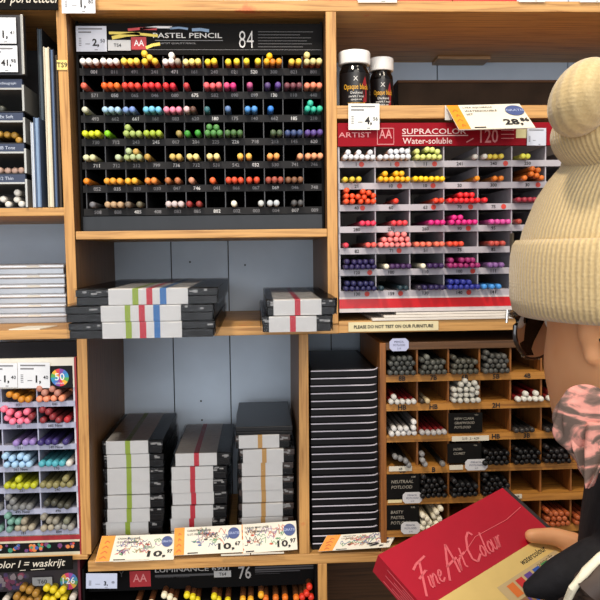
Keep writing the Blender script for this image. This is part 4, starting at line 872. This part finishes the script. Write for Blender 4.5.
# ================================================================== HELD BOX
TL = at(378, 555, -.25); TR = at(506, 486, -.145); e1 = (TR-TL); BW = e1.length; e1.normalize()
e2 = at(418, 601, -.292)-TL; e2 = (e2-e1*e2.dot(e1)).normalized(); en = e1.cross(e2)      # e2 runs down the front face
if en.y > 0 and en.z < 0: pass
nout = e1.cross(e2); nout = -nout if nout.z < 0 else nout
BH, BT = .165, .026
fb = Fr(TL+e2*BH, e1, -e2)
if fb.n.dot(nout) < 0: raise RuntimeError('box frame')
t = thing('pencil_set_box', 'red and cream art pencil box with white script lettering held in the hand', 'box', tuple(TL))
m = MB(); m.box(0, BW-.006, 0, BT, 0, BH, 0, fb)
m.box(BW-.006, BW, .001, BT, 0.001, BH-.001, 1, fb)
zr = BH-.070
m.rect(fb, 0, BW-.006, 0, zr, 2, .0003)
GL = {'F': (.42, [[(.0, .80), (.18, .92), (.62, 1.02)], [(.34, .95), (.24, .5), (.10, -.12)], [(.08, .46), (.25, .52), (.44, .60)]]), 'i': (.14, [[(.02, .5), (-.02, .12), (.06, 0)], [(.05, .70), (.06, .74)]]),
 'n': (.34, [[(0, .5), (-.03, 0), (.05, .36), (.15, .5), (.22, .38), (.2, .05), (.28, .03)]]), 'e': (.32, [[(0, .24), (.16, .30), (.2, .44), (.11, .51), (.02, .36), (.02, .1), (.12, 0), (.27, .12)]]),
 'A': (.56, [[(-.06, -.08), (.12, .45), (.36, 1.02), (.42, .5), (.44, -.02)], [(.04, .34), (.28, .40), (.56, .46)]]), 'r': (.24, [[(0, .5), (-.03, 0), (.04, .34), (.12, .48), (.2, .46)]]), 't': (.24, [[(.07, .86), (0, .1), (.1, 0)], [(-.08, .54), (.26, .60)]]),
 'C': (.48, [[(.48, .84), (.36, 1.0), (.18, .86), (.03, .5), (.04, .14), (.2, -.02), (.44, .16)]]), 'o': (.30, [[(.12, .5), (.02, .34), (.03, .08), (.14, 0), (.23, .16), (.21, .42), (.12, .5)]]), 'l': (.16, [[(.08, 1.0), (.01, .2), (.06, 0), (.12, .05)]]),
 'u': (.32, [[(0, .5), (-.02, .12), (.07, 0), (.17, .14), (.21, .5), (.19, .06), (.28, .04)]]), ' ': (.18, [])}
def script(txt, a, b, h, w):
    for ch in txt:
        adv, strokes = GL[ch]; k = 1.25 if ch.isupper() else 1.0
        for st in strokes:
            m.ribbon(fb, [(a+(x+y*.42)*h*k, b+y*h*k) for x, y in st], w*(1.3 if ch.isupper() else 1), 3, .0006)
        a += adv*h*k
    return a
by = zr+.0125
script('Fine Art Colour', BW*.045, by, .0255, .0019)
m.ribbon(fb, [(BW*.40, by+.013), (BW*.55, by+.0235), (BW*.80, by+.0225), (BW*.95, by+.027)], .0007, 3, .00062)
m.text(fb, 'watercolour', BW*.74, zr-.012, .007, .040, 4, .0006, shear=.2); m.text(fb, 'pencils', BW*.77, zr-.024, .007, .026, 4, .0006, shear=.2)
# printed picture of an open pencil tin
cx, cy = BW*.66, zr-.040
def q(a, b, k=.5): return (cx+a*math.cos(k)-b*math.sin(k), cy+a*math.sin(k)+b*math.cos(k))
m.poly(fb, [q(-.050, -.022, 0), q(.045, -.022, 0), q(.045, .020, 0), q(-.050, .020, 0)], 5, .0006); m.poly(fb, [q(-.047, -.019, 0), q(.042, -.019, 0), q(.042, -.002, 0), q(-.047, -.002, 0)], 6, .0008)
for i, mi in enumerate((7, 8, 9, 10, 11, 12)):
    a = -.04+.0135*i
    m.poly(fb, [q(a, .001, 0), q(a+.010, .001, 0), q(a+.010, .016, 0), q(a, .016, 0)], mi, .0009)
for i in range(12): m.poly(fb, [q(-.045+.007*i, -.017, 0), q(-.042+.007*i, -.017, 0), q(-.042+.007*i, -.004, 0), q(-.045+.007*i, -.004, 0)], 7+i % 6, .0010)
fs = Fr(TL+e2*BH-fb.n*BT, -(-fb.n), -e2)
if fs.n.dot(e1) > 0: fs = Fr(TL+e2*BH, -fb.n, -e2)
for i in range(7):
    m.text(fs, 'set 24 colours', (.004+.003*i)*(1 if fs.u.dot(fb.n) > 0 else 1), BH*.5, .0016, None, 3, .0004) if False else m.rect(fs, .003+.003*i, .0042+.003*i, BH*.45, BH*.9-(i % 3)*.012, 3, .0004)
m.build('box_body', [mat((178, 22, 44), .3), mat((44, 40, 40), .5), mat((226, 196, 122), .4), mat((226, 104, 112), .5), INK, mat((200, 176, 130), .5), mat((150, 110, 70), .5), mat((226, 120, 50), .5), mat((206, 50, 50), .5), mat((100, 70, 150), .5), mat((50, 90, 180), .5), mat((60, 150, 80), .5), mat((240, 220, 200), .5)], t, bevel=.0006)
# ================================================================== PERSON
SKIN = bpy.data.materials.new('skin'); SKIN.use_nodes = True
nt = SKIN.node_tree; b = nt.nodes['Principled BSDF']; b.inputs['Roughness'].default_value = .48
b.inputs['Subsurface Weight'].default_value = .15; b.inputs['Subsurface Radius'].default_value = (.01, .004, .002); b.inputs['Subsurface Scale'].default_value = .5
tc = nt.nodes.new('ShaderNodeTexCoord'); n = nt.nodes.new('ShaderNodeTexNoise'); n.inputs['Scale'].default_value = 26; nt.links.new(tc.outputs['Object'], n.inputs['Vector'])
r = ramp(nt, [(.3, (226, 158, 108)), (.7, (234, 172, 122))]); nt.links.new(n.outputs['Fac'], r.inputs[0]); nt.links.new(r.outputs[0], b.inputs['Base Color'])
HC = V((.303, -.440, 1.390)); fa = math.radians(20)
Fw = V((-math.sin(fa), math.cos(fa), 0)); Lf = V((-math.cos(fa), -math.sin(fa), 0)); Uz = V((0, 0, 1))
def hl(x, y, z): return HC+Lf*x+Fw*y+Uz*z
person = thing('person', 'person in a knitted bear-eared hat, pink scarf and dark coat holding a red box', 'person', (HC.x+.02, HC.y-.04, 0))
prof = [(.114, .02, -.03, .022), (.106, .045, -.06, .045), (.088, .070, -.084, .061), (.05, .090, -.098, .073), (.02, .0945, -.100, .0755), (0, .0885, -.098, .075), (-.02, .089, -.090, .073), (-.035, .089, -.082, .0705), (-.055, .088, -.066, .0665),
        (-.072, .087, -.050, .061), (-.09, .0835, -.03, .052), (-.104, .080, -.008, .041), (-.114, .072, .012, .028), (-.118, .060, .025, .014)]
body = MB(); R = []
def lerp_prof(z):
    for a, c in zip(prof, prof[1:]):
        if c[0] <= z <= a[0]:
            k = (a[0]-z)/(a[0]-c[0]); return [a[i]+(c[i]-a[i])*k for i in range(4)]
N = 64; zs = [.114-.232*i/70 for i in range(71)]
G = lambda x, s: math.exp(-(x/s)**2)
for z in zs:
    _, f_, b_, w_ = lerp_prof(max(-.118, min(.114, z))); c_ = (f_+b_)/2; h_ = (f_-b_)/2; ring = []
    for j in range(N):
        t_ = 2*math.pi*j/N; s_, k_ = math.sin(t_), math.cos(t_); tt = math.atan2(s_, k_)
        y = c_+h_*k_; x = w_*math.copysign(abs(s_)**.9, s_)
        if k_ > 0:
            nose = (.026*G(z+.036, .011)+.018*G(z+.022, .014)+.008*G(z+.008, .012))*G(tt, .16)
            eye = -.009*(G(abs(tt)-.42, .2))*G(z-.0, .011); brow = .004*G(abs(tt)-.4, .3)*G(z-.018, .008)
            lip = .006*G(tt, .3)*(G(z+.068, .005)+G(z+.079, .006))-.004*G(tt, .32)*G(z+.0735, .0025); chin = .004*G(tt, .3)*G(z+.105, .012)
            cheek = .004*G(abs(tt)-.75, .35)*G(z+.035, .02)
            y += nose+eye+brow+lip+chin; x += math.copysign(cheek, s_)
        ring.append(hl(x, y, z))
    R.append(ring)
body.rings(R)
for s_ in (1, -1):                                         # ears with lobes
    body.ell(hl(.0755*s_, -.014, .012), [Lf*.010*s_+Fw*-.006, Fw*.015+Lf*.004*s_, Uz*.027-Fw*.006], 16, 10)
    body.tube([hl(.080*s_, -.004, .024), hl(.083*s_, -.014, .036), hl(.083*s_, -.026, .024), hl(.081*s_, -.026, .004), hl(.078*s_, -.014, -.010)], [.003, .0045, .005, .0045, .003], 8)
    body.ell(hl(.0765*s_, -.010, -.0135), [Lf*.006*s_, Fw*.0075, Uz*.0095], 14, 10)
body.tube([hl(0, -.012, -.04), hl(0, -.022, -.09), hl(0, -.03, -.14), hl(0, -.034, -.19)], [.052, .052, .055, .065], 24)
# torso turned a little further to the left than the head
ta = math.radians(42); Tf = V((-math.sin(ta), math.cos(ta), 0)); Tl = V((-math.cos(ta), -math.sin(ta), 0)); NB_ = hl(0, -.034, -.15)
def tl(x, y, z): return V((NB_.x, NB_.y, 0))+Tl*x+Tf*y+Uz*z
def torso(mb, grow, z0, rows):
    RR = []
    for z, w_, d_, yo in rows:
        RR.append([tl((w_+grow)*math.cos(a)*1.0, (d_+grow)*math.sin(a)+yo, z) for a in [2*math.pi*j/36 for j in range(36)]])
    mb.rings(RR)
rows = [(1.245, .050, .050, 0), (1.21, .075, .058, 0), (1.182, .105, .072, .005), (1.14, .128, .09, .01), (1.08, .138, .10, .015), (.98, .125, .095, .01), (.90, .125, .095, 0), (.80, .150, .115, -.01), (.74, .155, .115, -.01)]
torso(body, 0, 0, rows)
shL, shR = tl(.118, -.002, 1.172), tl(-.125, 0, 1.172)
P_ = lambda px, py, lift: on_plane(px, py, TL, fb.n)+fb.n*lift
wrist = P_(606, 562, -.012); elbL = tl(.16, .10, .98)
body.capsule([shL, (shL+elbL)/2, elbL], [.042, .040, .034]); body.capsule([elbL, (elbL*.45+wrist*.55), wrist], [.036, .032, .022])
elbR = tl(-.17, .03, .96); wrR = tl(-.10, .20, .86)
body.capsule([shR, elbR], [.042, .035]); body.capsule([elbR, wrR], [.036, .024])
# left hand: thumb on the face of the box, fingers bent under it
th = [P_(529, 541, .0085), P_(549, 542.5, .0105), P_(569, 548, .010), P_(588, 556, .002)]
body.capsule(th, [.0078, .0098, .0112, .014], 14)
palm = P_(590, 562, -.012); pal2 = P_(571, 566, -.006)
body.capsule([wrist, palm], [.024, .026], 16)
body.capsule([palm, P_(578, 560, -.002)], [.022, .017], 14)
for k, (oy, ln) in enumerate(((-14, .95), (-2, 1.0), (10, .95), (21, .8))):
    a0 = P_(586, 556+oy*.8, -.022); a1 = P_(572, 552+oy, -BT-.012); a2 = P_(572-26*ln, 553+oy, -BT-.0095); a3 = P_(572-46*ln, 555+oy, -BT-.0085)
    body.capsule([a0, a1, a2, a3], [.0105, .0095, .0085, .0072], 12)
# right hand hanging
d = (wrR-elbR).normalized(); body.capsule([wrR, wrR+d*.05], [.024, .03])
for k in range(4):
    o = Uz*(.018-.012*k); body.capsule([wrR+d*.06+o, wrR+d*.10+o*1.1, wrR+d*(.125-.006*abs(k-1.3))-Tl*-.012+o], [.0095, .0088, .0075], 10)
body.capsule([wrR+d*.02+Uz*.02, wrR+d*.05+Uz*.04, wrR+d*.08+Uz*.045], [.012, .010, .008], 10)
for s_ in (1, -1):
    hip = tl(.075*s_, -.01, .78); kn = tl(.08*s_, .01, .43); an = tl(.08*s_, -.02, .085)
    body.capsule([hip, kn, an], [.078, .05, .034], 16); body.capsule([an+Uz*-.035, an+Tf*.12+Uz*-.047], [.034, .026], 12)
bo = body.build('body', SKIN, person, smooth=True, angle=180)
rm = bo.modifiers.new('fuse', 'REMESH'); rm.mode = 'VOXEL'; rm.voxel_size = .0030; rm.use_smooth_shade = True
sm = bo.modifiers.new('soft', 'SMOOTH'); sm.factor = .5; sm.iterations = 4
# thumb nail + eyes
EYW = mat((232, 228, 222), .2); IR = mat((70, 50, 34), .2)
for s_ in (1, -1):
    m = MB(); m.ell(hl(.031*s_, .0745, .001), [Lf*.0115, Fw*.0115, Uz*.0115], 20, 12); m.ell(hl(.031*s_, .0835, 0), [Lf*.0055, Fw*.0032, Uz*.0055], 14, 8, 1); m.build('eye', [EYW, IR], person, smooth=True)
# hair
HAIR = mat((104, 72, 48), .45, .35, 240)
m = MB(); RR = []
for z in [.05-.012*i for i in range(11)]:
    _, f_, b_, w_ = lerp_prof(z); c_ = (f_+b_)/2; h_ = (f_-b_)/2; ring = []
    for j in range(41):
        t_ = math.radians(106)+math.radians(148)*j/40; g = .0045+.0012*math.sin(j*5)+(-.006 if z < -.05 else 0)
        lim = -.005 if abs(math.degrees(t_)-180) > 64 else z
        zz = max(z, lim)
        ring.append(hl((w_+g)*math.sin(t_), c_+(h_+g)*math.cos(t_), zz))
    RR.append(ring)
m.rings(RR, caps=False, closed=False)
rng = random.Random(2)
m.build('hair', HAIR, person, smooth=True, angle=180)
# ---- hat
def knit(name, ribs):
    k = bpy.data.materials.new(name); k.use_nodes = True; nt = k.node_tree; b = nt.nodes['Principled BSDF']; b.inputs['Roughness'].default_value = .95; b.inputs['Sheen Weight'].default_value = .35
    b.inputs['Specular IOR Level'].default_value = .15
    tc = nt.nodes.new('ShaderNodeTexCoord'); sp = nt.nodes.new('ShaderNodeSeparateXYZ'); nt.links.new(tc.outputs['Object'], sp.inputs[0])
    def mth(op, a, b_=None):
        q_ = nt.nodes.new('ShaderNodeMath'); q_.operation = op
        for i, v in enumerate((a, b_)):
            if v is None: continue
            if isinstance(v, (int, float)): q_.inputs[i].default_value = v
            else: nt.links.new(v, q_.inputs[i])
        return q_.outputs[0]
    an = mth('ARCTAN2', sp.outputs['Y'], sp.outputs['X']); ri = mth('SINE', mth('MULTIPLY', an, ribs)); st = mth('SINE', mth('MULTIPLY', sp.outputs['Z'], 2*math.pi/.0026))
    n = nt.nodes.new('ShaderNodeTexNoise'); n.inputs['Scale'].default_value = 420; n.inputs['Detail'].default_value = 3; nt.links.new(tc.outputs['Object'], n.inputs['Vector'])
    h = mth('ADD', mth('ADD', mth('MULTIPLY', ri, .5), mth('MULTIPLY', st, .05)), mth('MULTIPLY', n.outputs['Fac'], .9))
    bp = nt.nodes.new('ShaderNodeBump'); bp.inputs['Strength'].default_value = .42; bp.inputs['Distance'].default_value = .0013; nt.links.new(h, bp.inputs['Height']); nt.links.new(bp.outputs[0], b.inputs['Normal'])
    r = ramp(nt, [(.25, (190, 166, 120)), (.75, (214, 192, 146))]); nt.links.new(mth('ADD', mth('MULTIPLY', n.outputs['Fac'], .7), mth('MULTIPLY', ri, .10)), r.inputs[0]); nt.links.new(r.outputs[0], b.inputs['Base Color'])
    return k
KN = knit('cream_knit', 150); KNE = knit('cream_knit_plain', 90)
hc = V((HC.x, HC.y, 1.400))
def hring(r_, z, n=120, sq=0.): 
    out = []
    for j in range(n):
        t_ = 2*math.pi*j/n; rr = r_*(1+.0035*math.sin(t_*3+z*60))
        out.append(hc+(Lf*math.cos(t_)*.97+Fw*math.sin(t_)*1.03)*rr+Uz*z)
    return out
hat = bpy.data.objects.new('hat', None); COL.objects.link(hat); hat.parent = person; hat.location = hc-person.location
m = MB(); R = []
for r_, z in ((.098, .02), (.1025, .045), (.1035, .056), (.1015, .064), (.0965, .076), (.0915, .088), (.0830, .101), (.0730, .113), (.0700, .126), (.070, .142), (.065, .156), (.055, .168), (.038, .177), (.020, .182), (.003, .183)):
    ring = []
    for j, p in enumerate(hring(r_, z)):
        t_ = 2*math.pi*j/120
        g = 0
        dv = (p-hc); dv.z = 0; dv = dv.normalized() if dv.length > 1e-6 else dv
        ring.append(p+dv*g+Uz*(.002*math.sin(5*t_)*G(z-.09, .03)))
    R.append(ring)
m.rings(R)
for s_ in (1, -1): m.ell(hc+Lf*(.047*s_)+Uz*.128, [Lf*.044, Fw*.046, Uz*.029+Lf*.006*s_], 48, 30)
m.build('crown', KN, hat, smooth=True, angle=180)
m = MB(); m.rings([hring(r_, z) for r_, z in ((.092, .004), (.098, -.001), (.104, -.002), (.1085, .002), (.1108, .012), (.1116, .030), (.1110, .044), (.1095, .0525), (.1070, .0565), (.1025, .0560), (.099, .052))], caps=False)
m.build('cuff', KN, hat, smooth=True, angle=180)
vd = (hc-CAM); vd.z = 0; vd.normalize(); rx = V((vd.y, -vd.x, 0))
for s_ in (1, -1):
    def mir(v): return v if s_ > 0 else v-Lf*(2*v.dot(Lf))
    o = mir(at(583, 98, -.492)-hc)
    m = MB(); m.ell(hc+o, [mir((rx*.55+Uz*.83)*.0275), mir((rx*-.83+Uz*.55)*.0205), mir(vd*.030)], 40, 28)
    m.build('ear', KNE, hat, smooth=True, angle=180)
p = at(512.5, 241, hc.y); tg = hc+(-Lf*-.0)+Uz*.056
vd = (hc-CAM); vd.z = 0; vd.normalize(); rx = V((vd.y, -vd.x, 0))
m = MB(); o = hc-rx*.1108-vd*.006+Uz*.050
m.box(0, .010, 0, .0014, -.003, .0125, 0, Fr(o, (rx*.35-vd*.9), (0, 0, 1))); m.build('cloth_tag', mat((70, 62, 50), .8), hat, bevel=.0004)
# ---- glasses
GF = mat((30, 22, 20), .2, coat=.6); GLINT = mat((196, 190, 184), .2, metal=.8)
gl = bpy.data.objects.new('glasses', None); COL.objects.link(gl); gl.parent = person; gl.location = hl(0, .1, 0)-person.location
m = MB()
def lensring(s_, k, n=28): return [hl(s_*.034+k*.0255*math.cos(2*math.pi*j/n), .102-.35*abs((.0255*math.cos(2*math.pi*j/n))*.12)-(.006 if s_*math.cos(2*math.pi*j/n) > .6 else 0), -.010+k*.0245*math.sin(2*math.pi*j/n)) for j in range(n)]
for s_ in (1, -1):
    rr = lensring(s_, 1.0); m.tube(rr+[rr[0], rr[1]], .0021, 8)
    m.tube([hl(.0590*s_, .095, .004), hl(.066*s_, .092, .006), hl(.0715*s_, .082, .008), hl(.0775*s_, .03, .012), hl(.0800*s_, -.005, .014), hl(.079*s_, -.03, -.012)], [.0028, .0030, .0028, .0022, .0020, .0018], 8)
m.tube([hl(.0090, .101, -.006), hl(0, .104, -.003), hl(-.0090, .101, -.006)], .0018, 8)
m.build('frame', GF, gl, smooth=True)
m = MB(); m.tube([hl(.0660, .0965, .009), hl(.0672, .0960, -.002)], .0013, 8); m.build('hinge_glint', GLINT, gl, smooth=True)  # pale bar put in as the glint on the frame's end piece
LM_ = lensmat()
for s_ in (1, -1):
    m = MB(); ra = lensring(s_, .97); rb = [p-Fw*.0018 for p in ra]; m.rings([ra, rb]); m.build('lens', LM_, gl, smooth=True, angle=30)
# ---- scarf
def scarfmat():
    k = bpy.data.materials.new('scarf_cloth'); k.use_nodes = True; nt = k.node_tree; b = nt.nodes['Principled BSDF']; b.inputs['Roughness'].default_value = .9; b.inputs['Specular IOR Level'].default_value = .2
    tc = nt.nodes.new('ShaderNodeTexCoord'); mp = nt.nodes.new('ShaderNodeMapping'); mp.inputs['Rotation'].default_value = (.5, .6, .3); mp.inputs['Scale'].default_value = (34, 34, 78); nt.links.new(tc.outputs['Object'], mp.inputs[0])
    n = nt.nodes.new('ShaderNodeTexNoise'); n.inputs['Scale'].default_value = 1.0; n.inputs['Detail'].default_value = 4; n.inputs['Distortion'].default_value = 1.2; nt.links.new(mp.outputs[0], n.inputs['Vector'])
    r = ramp(nt, [(.40, (92, 78, 72)), (.47, (132, 104, 96)), (.52, (196, 134, 124)), (.70, (212, 154, 142))]); nt.links.new(n.outputs['Fac'], r.inputs[0]); nt.links.new(r.outputs[0], b.inputs['Base Color'])
    n2 = nt.nodes.new('ShaderNodeTexNoise'); n2.inputs['Scale'].default_value = 300; nt.links.new(tc.outputs['Object'], n2.inputs['Vector']); bp = nt.nodes.new('ShaderNodeBump'); bp.inputs['Strength'].default_value = .3; bp.inputs['Distance'].default_value = .001
    nt.links.new(n2.outputs['Fac'], bp.inputs['Height']); nt.links.new(bp.outputs[0], b.inputs['Normal'])
    return k
SCF = scarfmat(); m = MB(); sc = hl(0, -.014, -.094)
def scarf_ring(Rr, rz, rr_, zc, tw, seed):
    RR = []
    for i in range(73):
        a = 2*math.pi*i/72; d_ = Lf*math.cos(a)+Fw*math.sin(a)*1.05; ring = []
        for j in range(40):
            t_ = 2*math.pi*j/40
            fold = 1+.13*math.sin(5*t_+2.5*math.sin(a*2+seed)+seed)+.07*math.sin(11*t_-3*a+seed)
            ring.append(sc+d_*(Rr+rr_*math.cos(t_)*fold)+Uz*(zc+rz*math.sin(t_)*fold+tw*math.sin(a+seed)))
        RR.append(ring)
    m.rings(RR, caps=False)
scarf_ring(.045, .022, .022, .032, .008, 1.0); scarf_ring(.051, .022, .022, .002, -.006, 2.6)
dl = (-rx*.84-vd*.55).normalized()
kn = at(584, 420, -.510)
RR = []
for i in range(25):
    ph = -math.pi/2+math.pi*i/24*.99+.01; ring = []
    for j in range(48):
        t_ = 2*math.pi*j/48; f_ = 1+.10*math.sin(4*t_+3*ph)+.06*math.sin(9*t_-4*ph)
        ring.append(kn+(dl*.015*math.cos(t_)+rx*.0135*math.sin(t_))*math.cos(ph)*f_+Uz*.024*math.sin(ph))
    RR.append(ring)
m.rings(RR)
# hanging corner
RR = []; ax_ = (rx*.9-vd*.4).normalized(); nn = ax_.cross(Uz)
for i in range(15):
    k = i/14; w_ = .0165*(1-k)**.8+.0012; c_ = kn+(at(590, 487, -.525)-kn)*k+rx*(.006*(1-k))
    RR.append([c_+ax_*(w_*math.cos(t_))+nn*((.007*(1-k)+.0014)*math.sin(t_)+.004*math.sin(3*math.cos(t_)*2+k*3)) for t_ in [2*math.pi*j/28 for j in range(28)]])
m.rings(RR); m.build('scarf', SCF, person, smooth=True, angle=180)
# ---- coat
COAT = mat((22, 21, 25), .75, .25, 160, bump=.25, spec=.25)
m = MB(); torso(m, .018, 0, [(1.235, .056, .052, -.004)]+rows[1:]+[(.60, .17, .13, -.01), (.52, .175, .135, -.01)])
m.capsule([tl(.05, -.004, 1.180), shL+Uz*.004, (shL+elbL)/2, elbL], [.050, .058, .060, .052], 20); m.capsule([elbL, elbL*.5+wrist*.5, elbL*.22+wrist*.78], [.050, .046, .036], 20)
m.capsule([tl(-.06, 0, 1.185), shR, elbR], [.050, .060, .052], 20); m.capsule([elbR, elbR*.2+wrR*.8], [.050, .038], 20)
m.capsule([at(529, 589, -.50), at(556, 581, -.505), at(590, 572, -.51), at(640, 580, -.51)], [.0066, .0150, .023, .034], 18)
RR = []
for z, g in ((1.190, .098), (1.232, .096), (1.265, .093), (1.296, .089), (1.306, .083), (1.294, .076), (1.215, .066)):
    RR.append([tl(g*math.cos(a), g*math.sin(a)*.95-.012, z+.010*math.cos(a-4.0)) for a in [2*math.pi*j/40 for j in range(40)]])
m.rings(RR)
co = m.build('coat', COAT, person, smooth=True, angle=180); rm = co.modifiers.new('fuse', 'REMESH'); rm.mode = 'VOXEL'; rm.voxel_size = .004; rm.use_smooth_shade = True
sm = co.modifiers.new('soft', 'SMOOTH'); sm.factor = .5; sm.iterations = 5
# bag strap with pale fleece edging over the shoulder
m = MB(); m.tube([at(640, 556, -.545), at(612, 572, -.552), at(592, 590, -.552), at(577, 612, -.545), at(570, 650, -.53)], [.012, .013, .013, .013, .013], 14, 0); m.build('bag_strap', mat((52, 36, 28), .6, .15, 80), person, smooth=True)
m = MB(); m.tube([at(616, 545, -.545), at(600, 557, -.553), at(586, 571, -.555), at(573, 588, -.553), at(562, 612, -.54)], [.0022, .0027, .0029, .0027, .002], 12, 0); m.build('strap_trim', mat((222, 214, 190), .9, .1, 200), person, smooth=True)
# trousers and boots (below the frame)
TRO = mat((36, 38, 52), .8, .1, 120); m = MB()
for s_ in (1, -1):
    m.tube([tl(.075*s_, -.01, .80), tl(.08*s_, .01, .43), tl(.08*s_, -.02, .10)], [.092, .066, .052], 20)
m.build('trousers', TRO, person, smooth=True)
for s_ in (1, -1):
    m = MB(); an = tl(.08*s_, -.02, 0); m.tube([an+Uz*.17, an+Uz*.07, an+Uz*.05+Tf*.01], [.056, .050, .046], 18); m.capsule([an+Uz*.045-Tf*.02, an+Uz*.046+Tf*.06, an+Uz*.038+Tf*.13], [.045, .046, .038], 16); m.build('boot', mat((40, 30, 26), .5), person, smooth=True, angle=180)
# ================================================================== LIGHT: shop ceiling lamps, added frontal fills + dim room
def lamp(loc, target, size, power, col, name='ceiling_lamp_or_fill', sy=None):
    l = bpy.data.lights.new(name, 'AREA'); l.shape = 'RECTANGLE' if sy else 'DISK'; l.size = size; l.energy = power; l.color = col
    if sy: l.size_y = sy
    o = bpy.data.objects.new(name, l); COL.objects.link(o); o.location = loc; o.rotation_euler = (V(target)-V(loc)).to_track_quat('-Z', 'Y').to_euler()
lamp((-.35, -1.0, 3.0), (.05, 0, 1.45), .22, 27, (1, .88, .72))
lamp((.75, -1.3, 3.0), (.25, -.2, 1.45), .35, 8, (1, .86, .68))
lamp((.45, -2.2, 2.5), (-.1, 0, 1.25), 1.6, 26, (1, .93, .84))  # soft fill added from behind the camera, not a ceiling fixture
lamp((-.5, -3.3, 1.55), (-.1, 0, 1.3), 2.4, 44, (.90, .95, 1.0), 'frontal_fill', 1.6)  # unseen cool fill, added behind the camera to brighten the bays
W = bpy.data.worlds.new('room'); SC.world = W; W.use_nodes = True
W.node_tree.nodes['Background'].inputs[0].default_value = (.98, .97, 1.0, 1); W.node_tree.nodes['Background'].inputs[1].default_value = .34
vs = SC.view_settings; vs.view_transform = 'Standard'; vs.look = 'None'; vs.gamma = 1; vs.use_curve_mapping = False; vs.exposure = 0
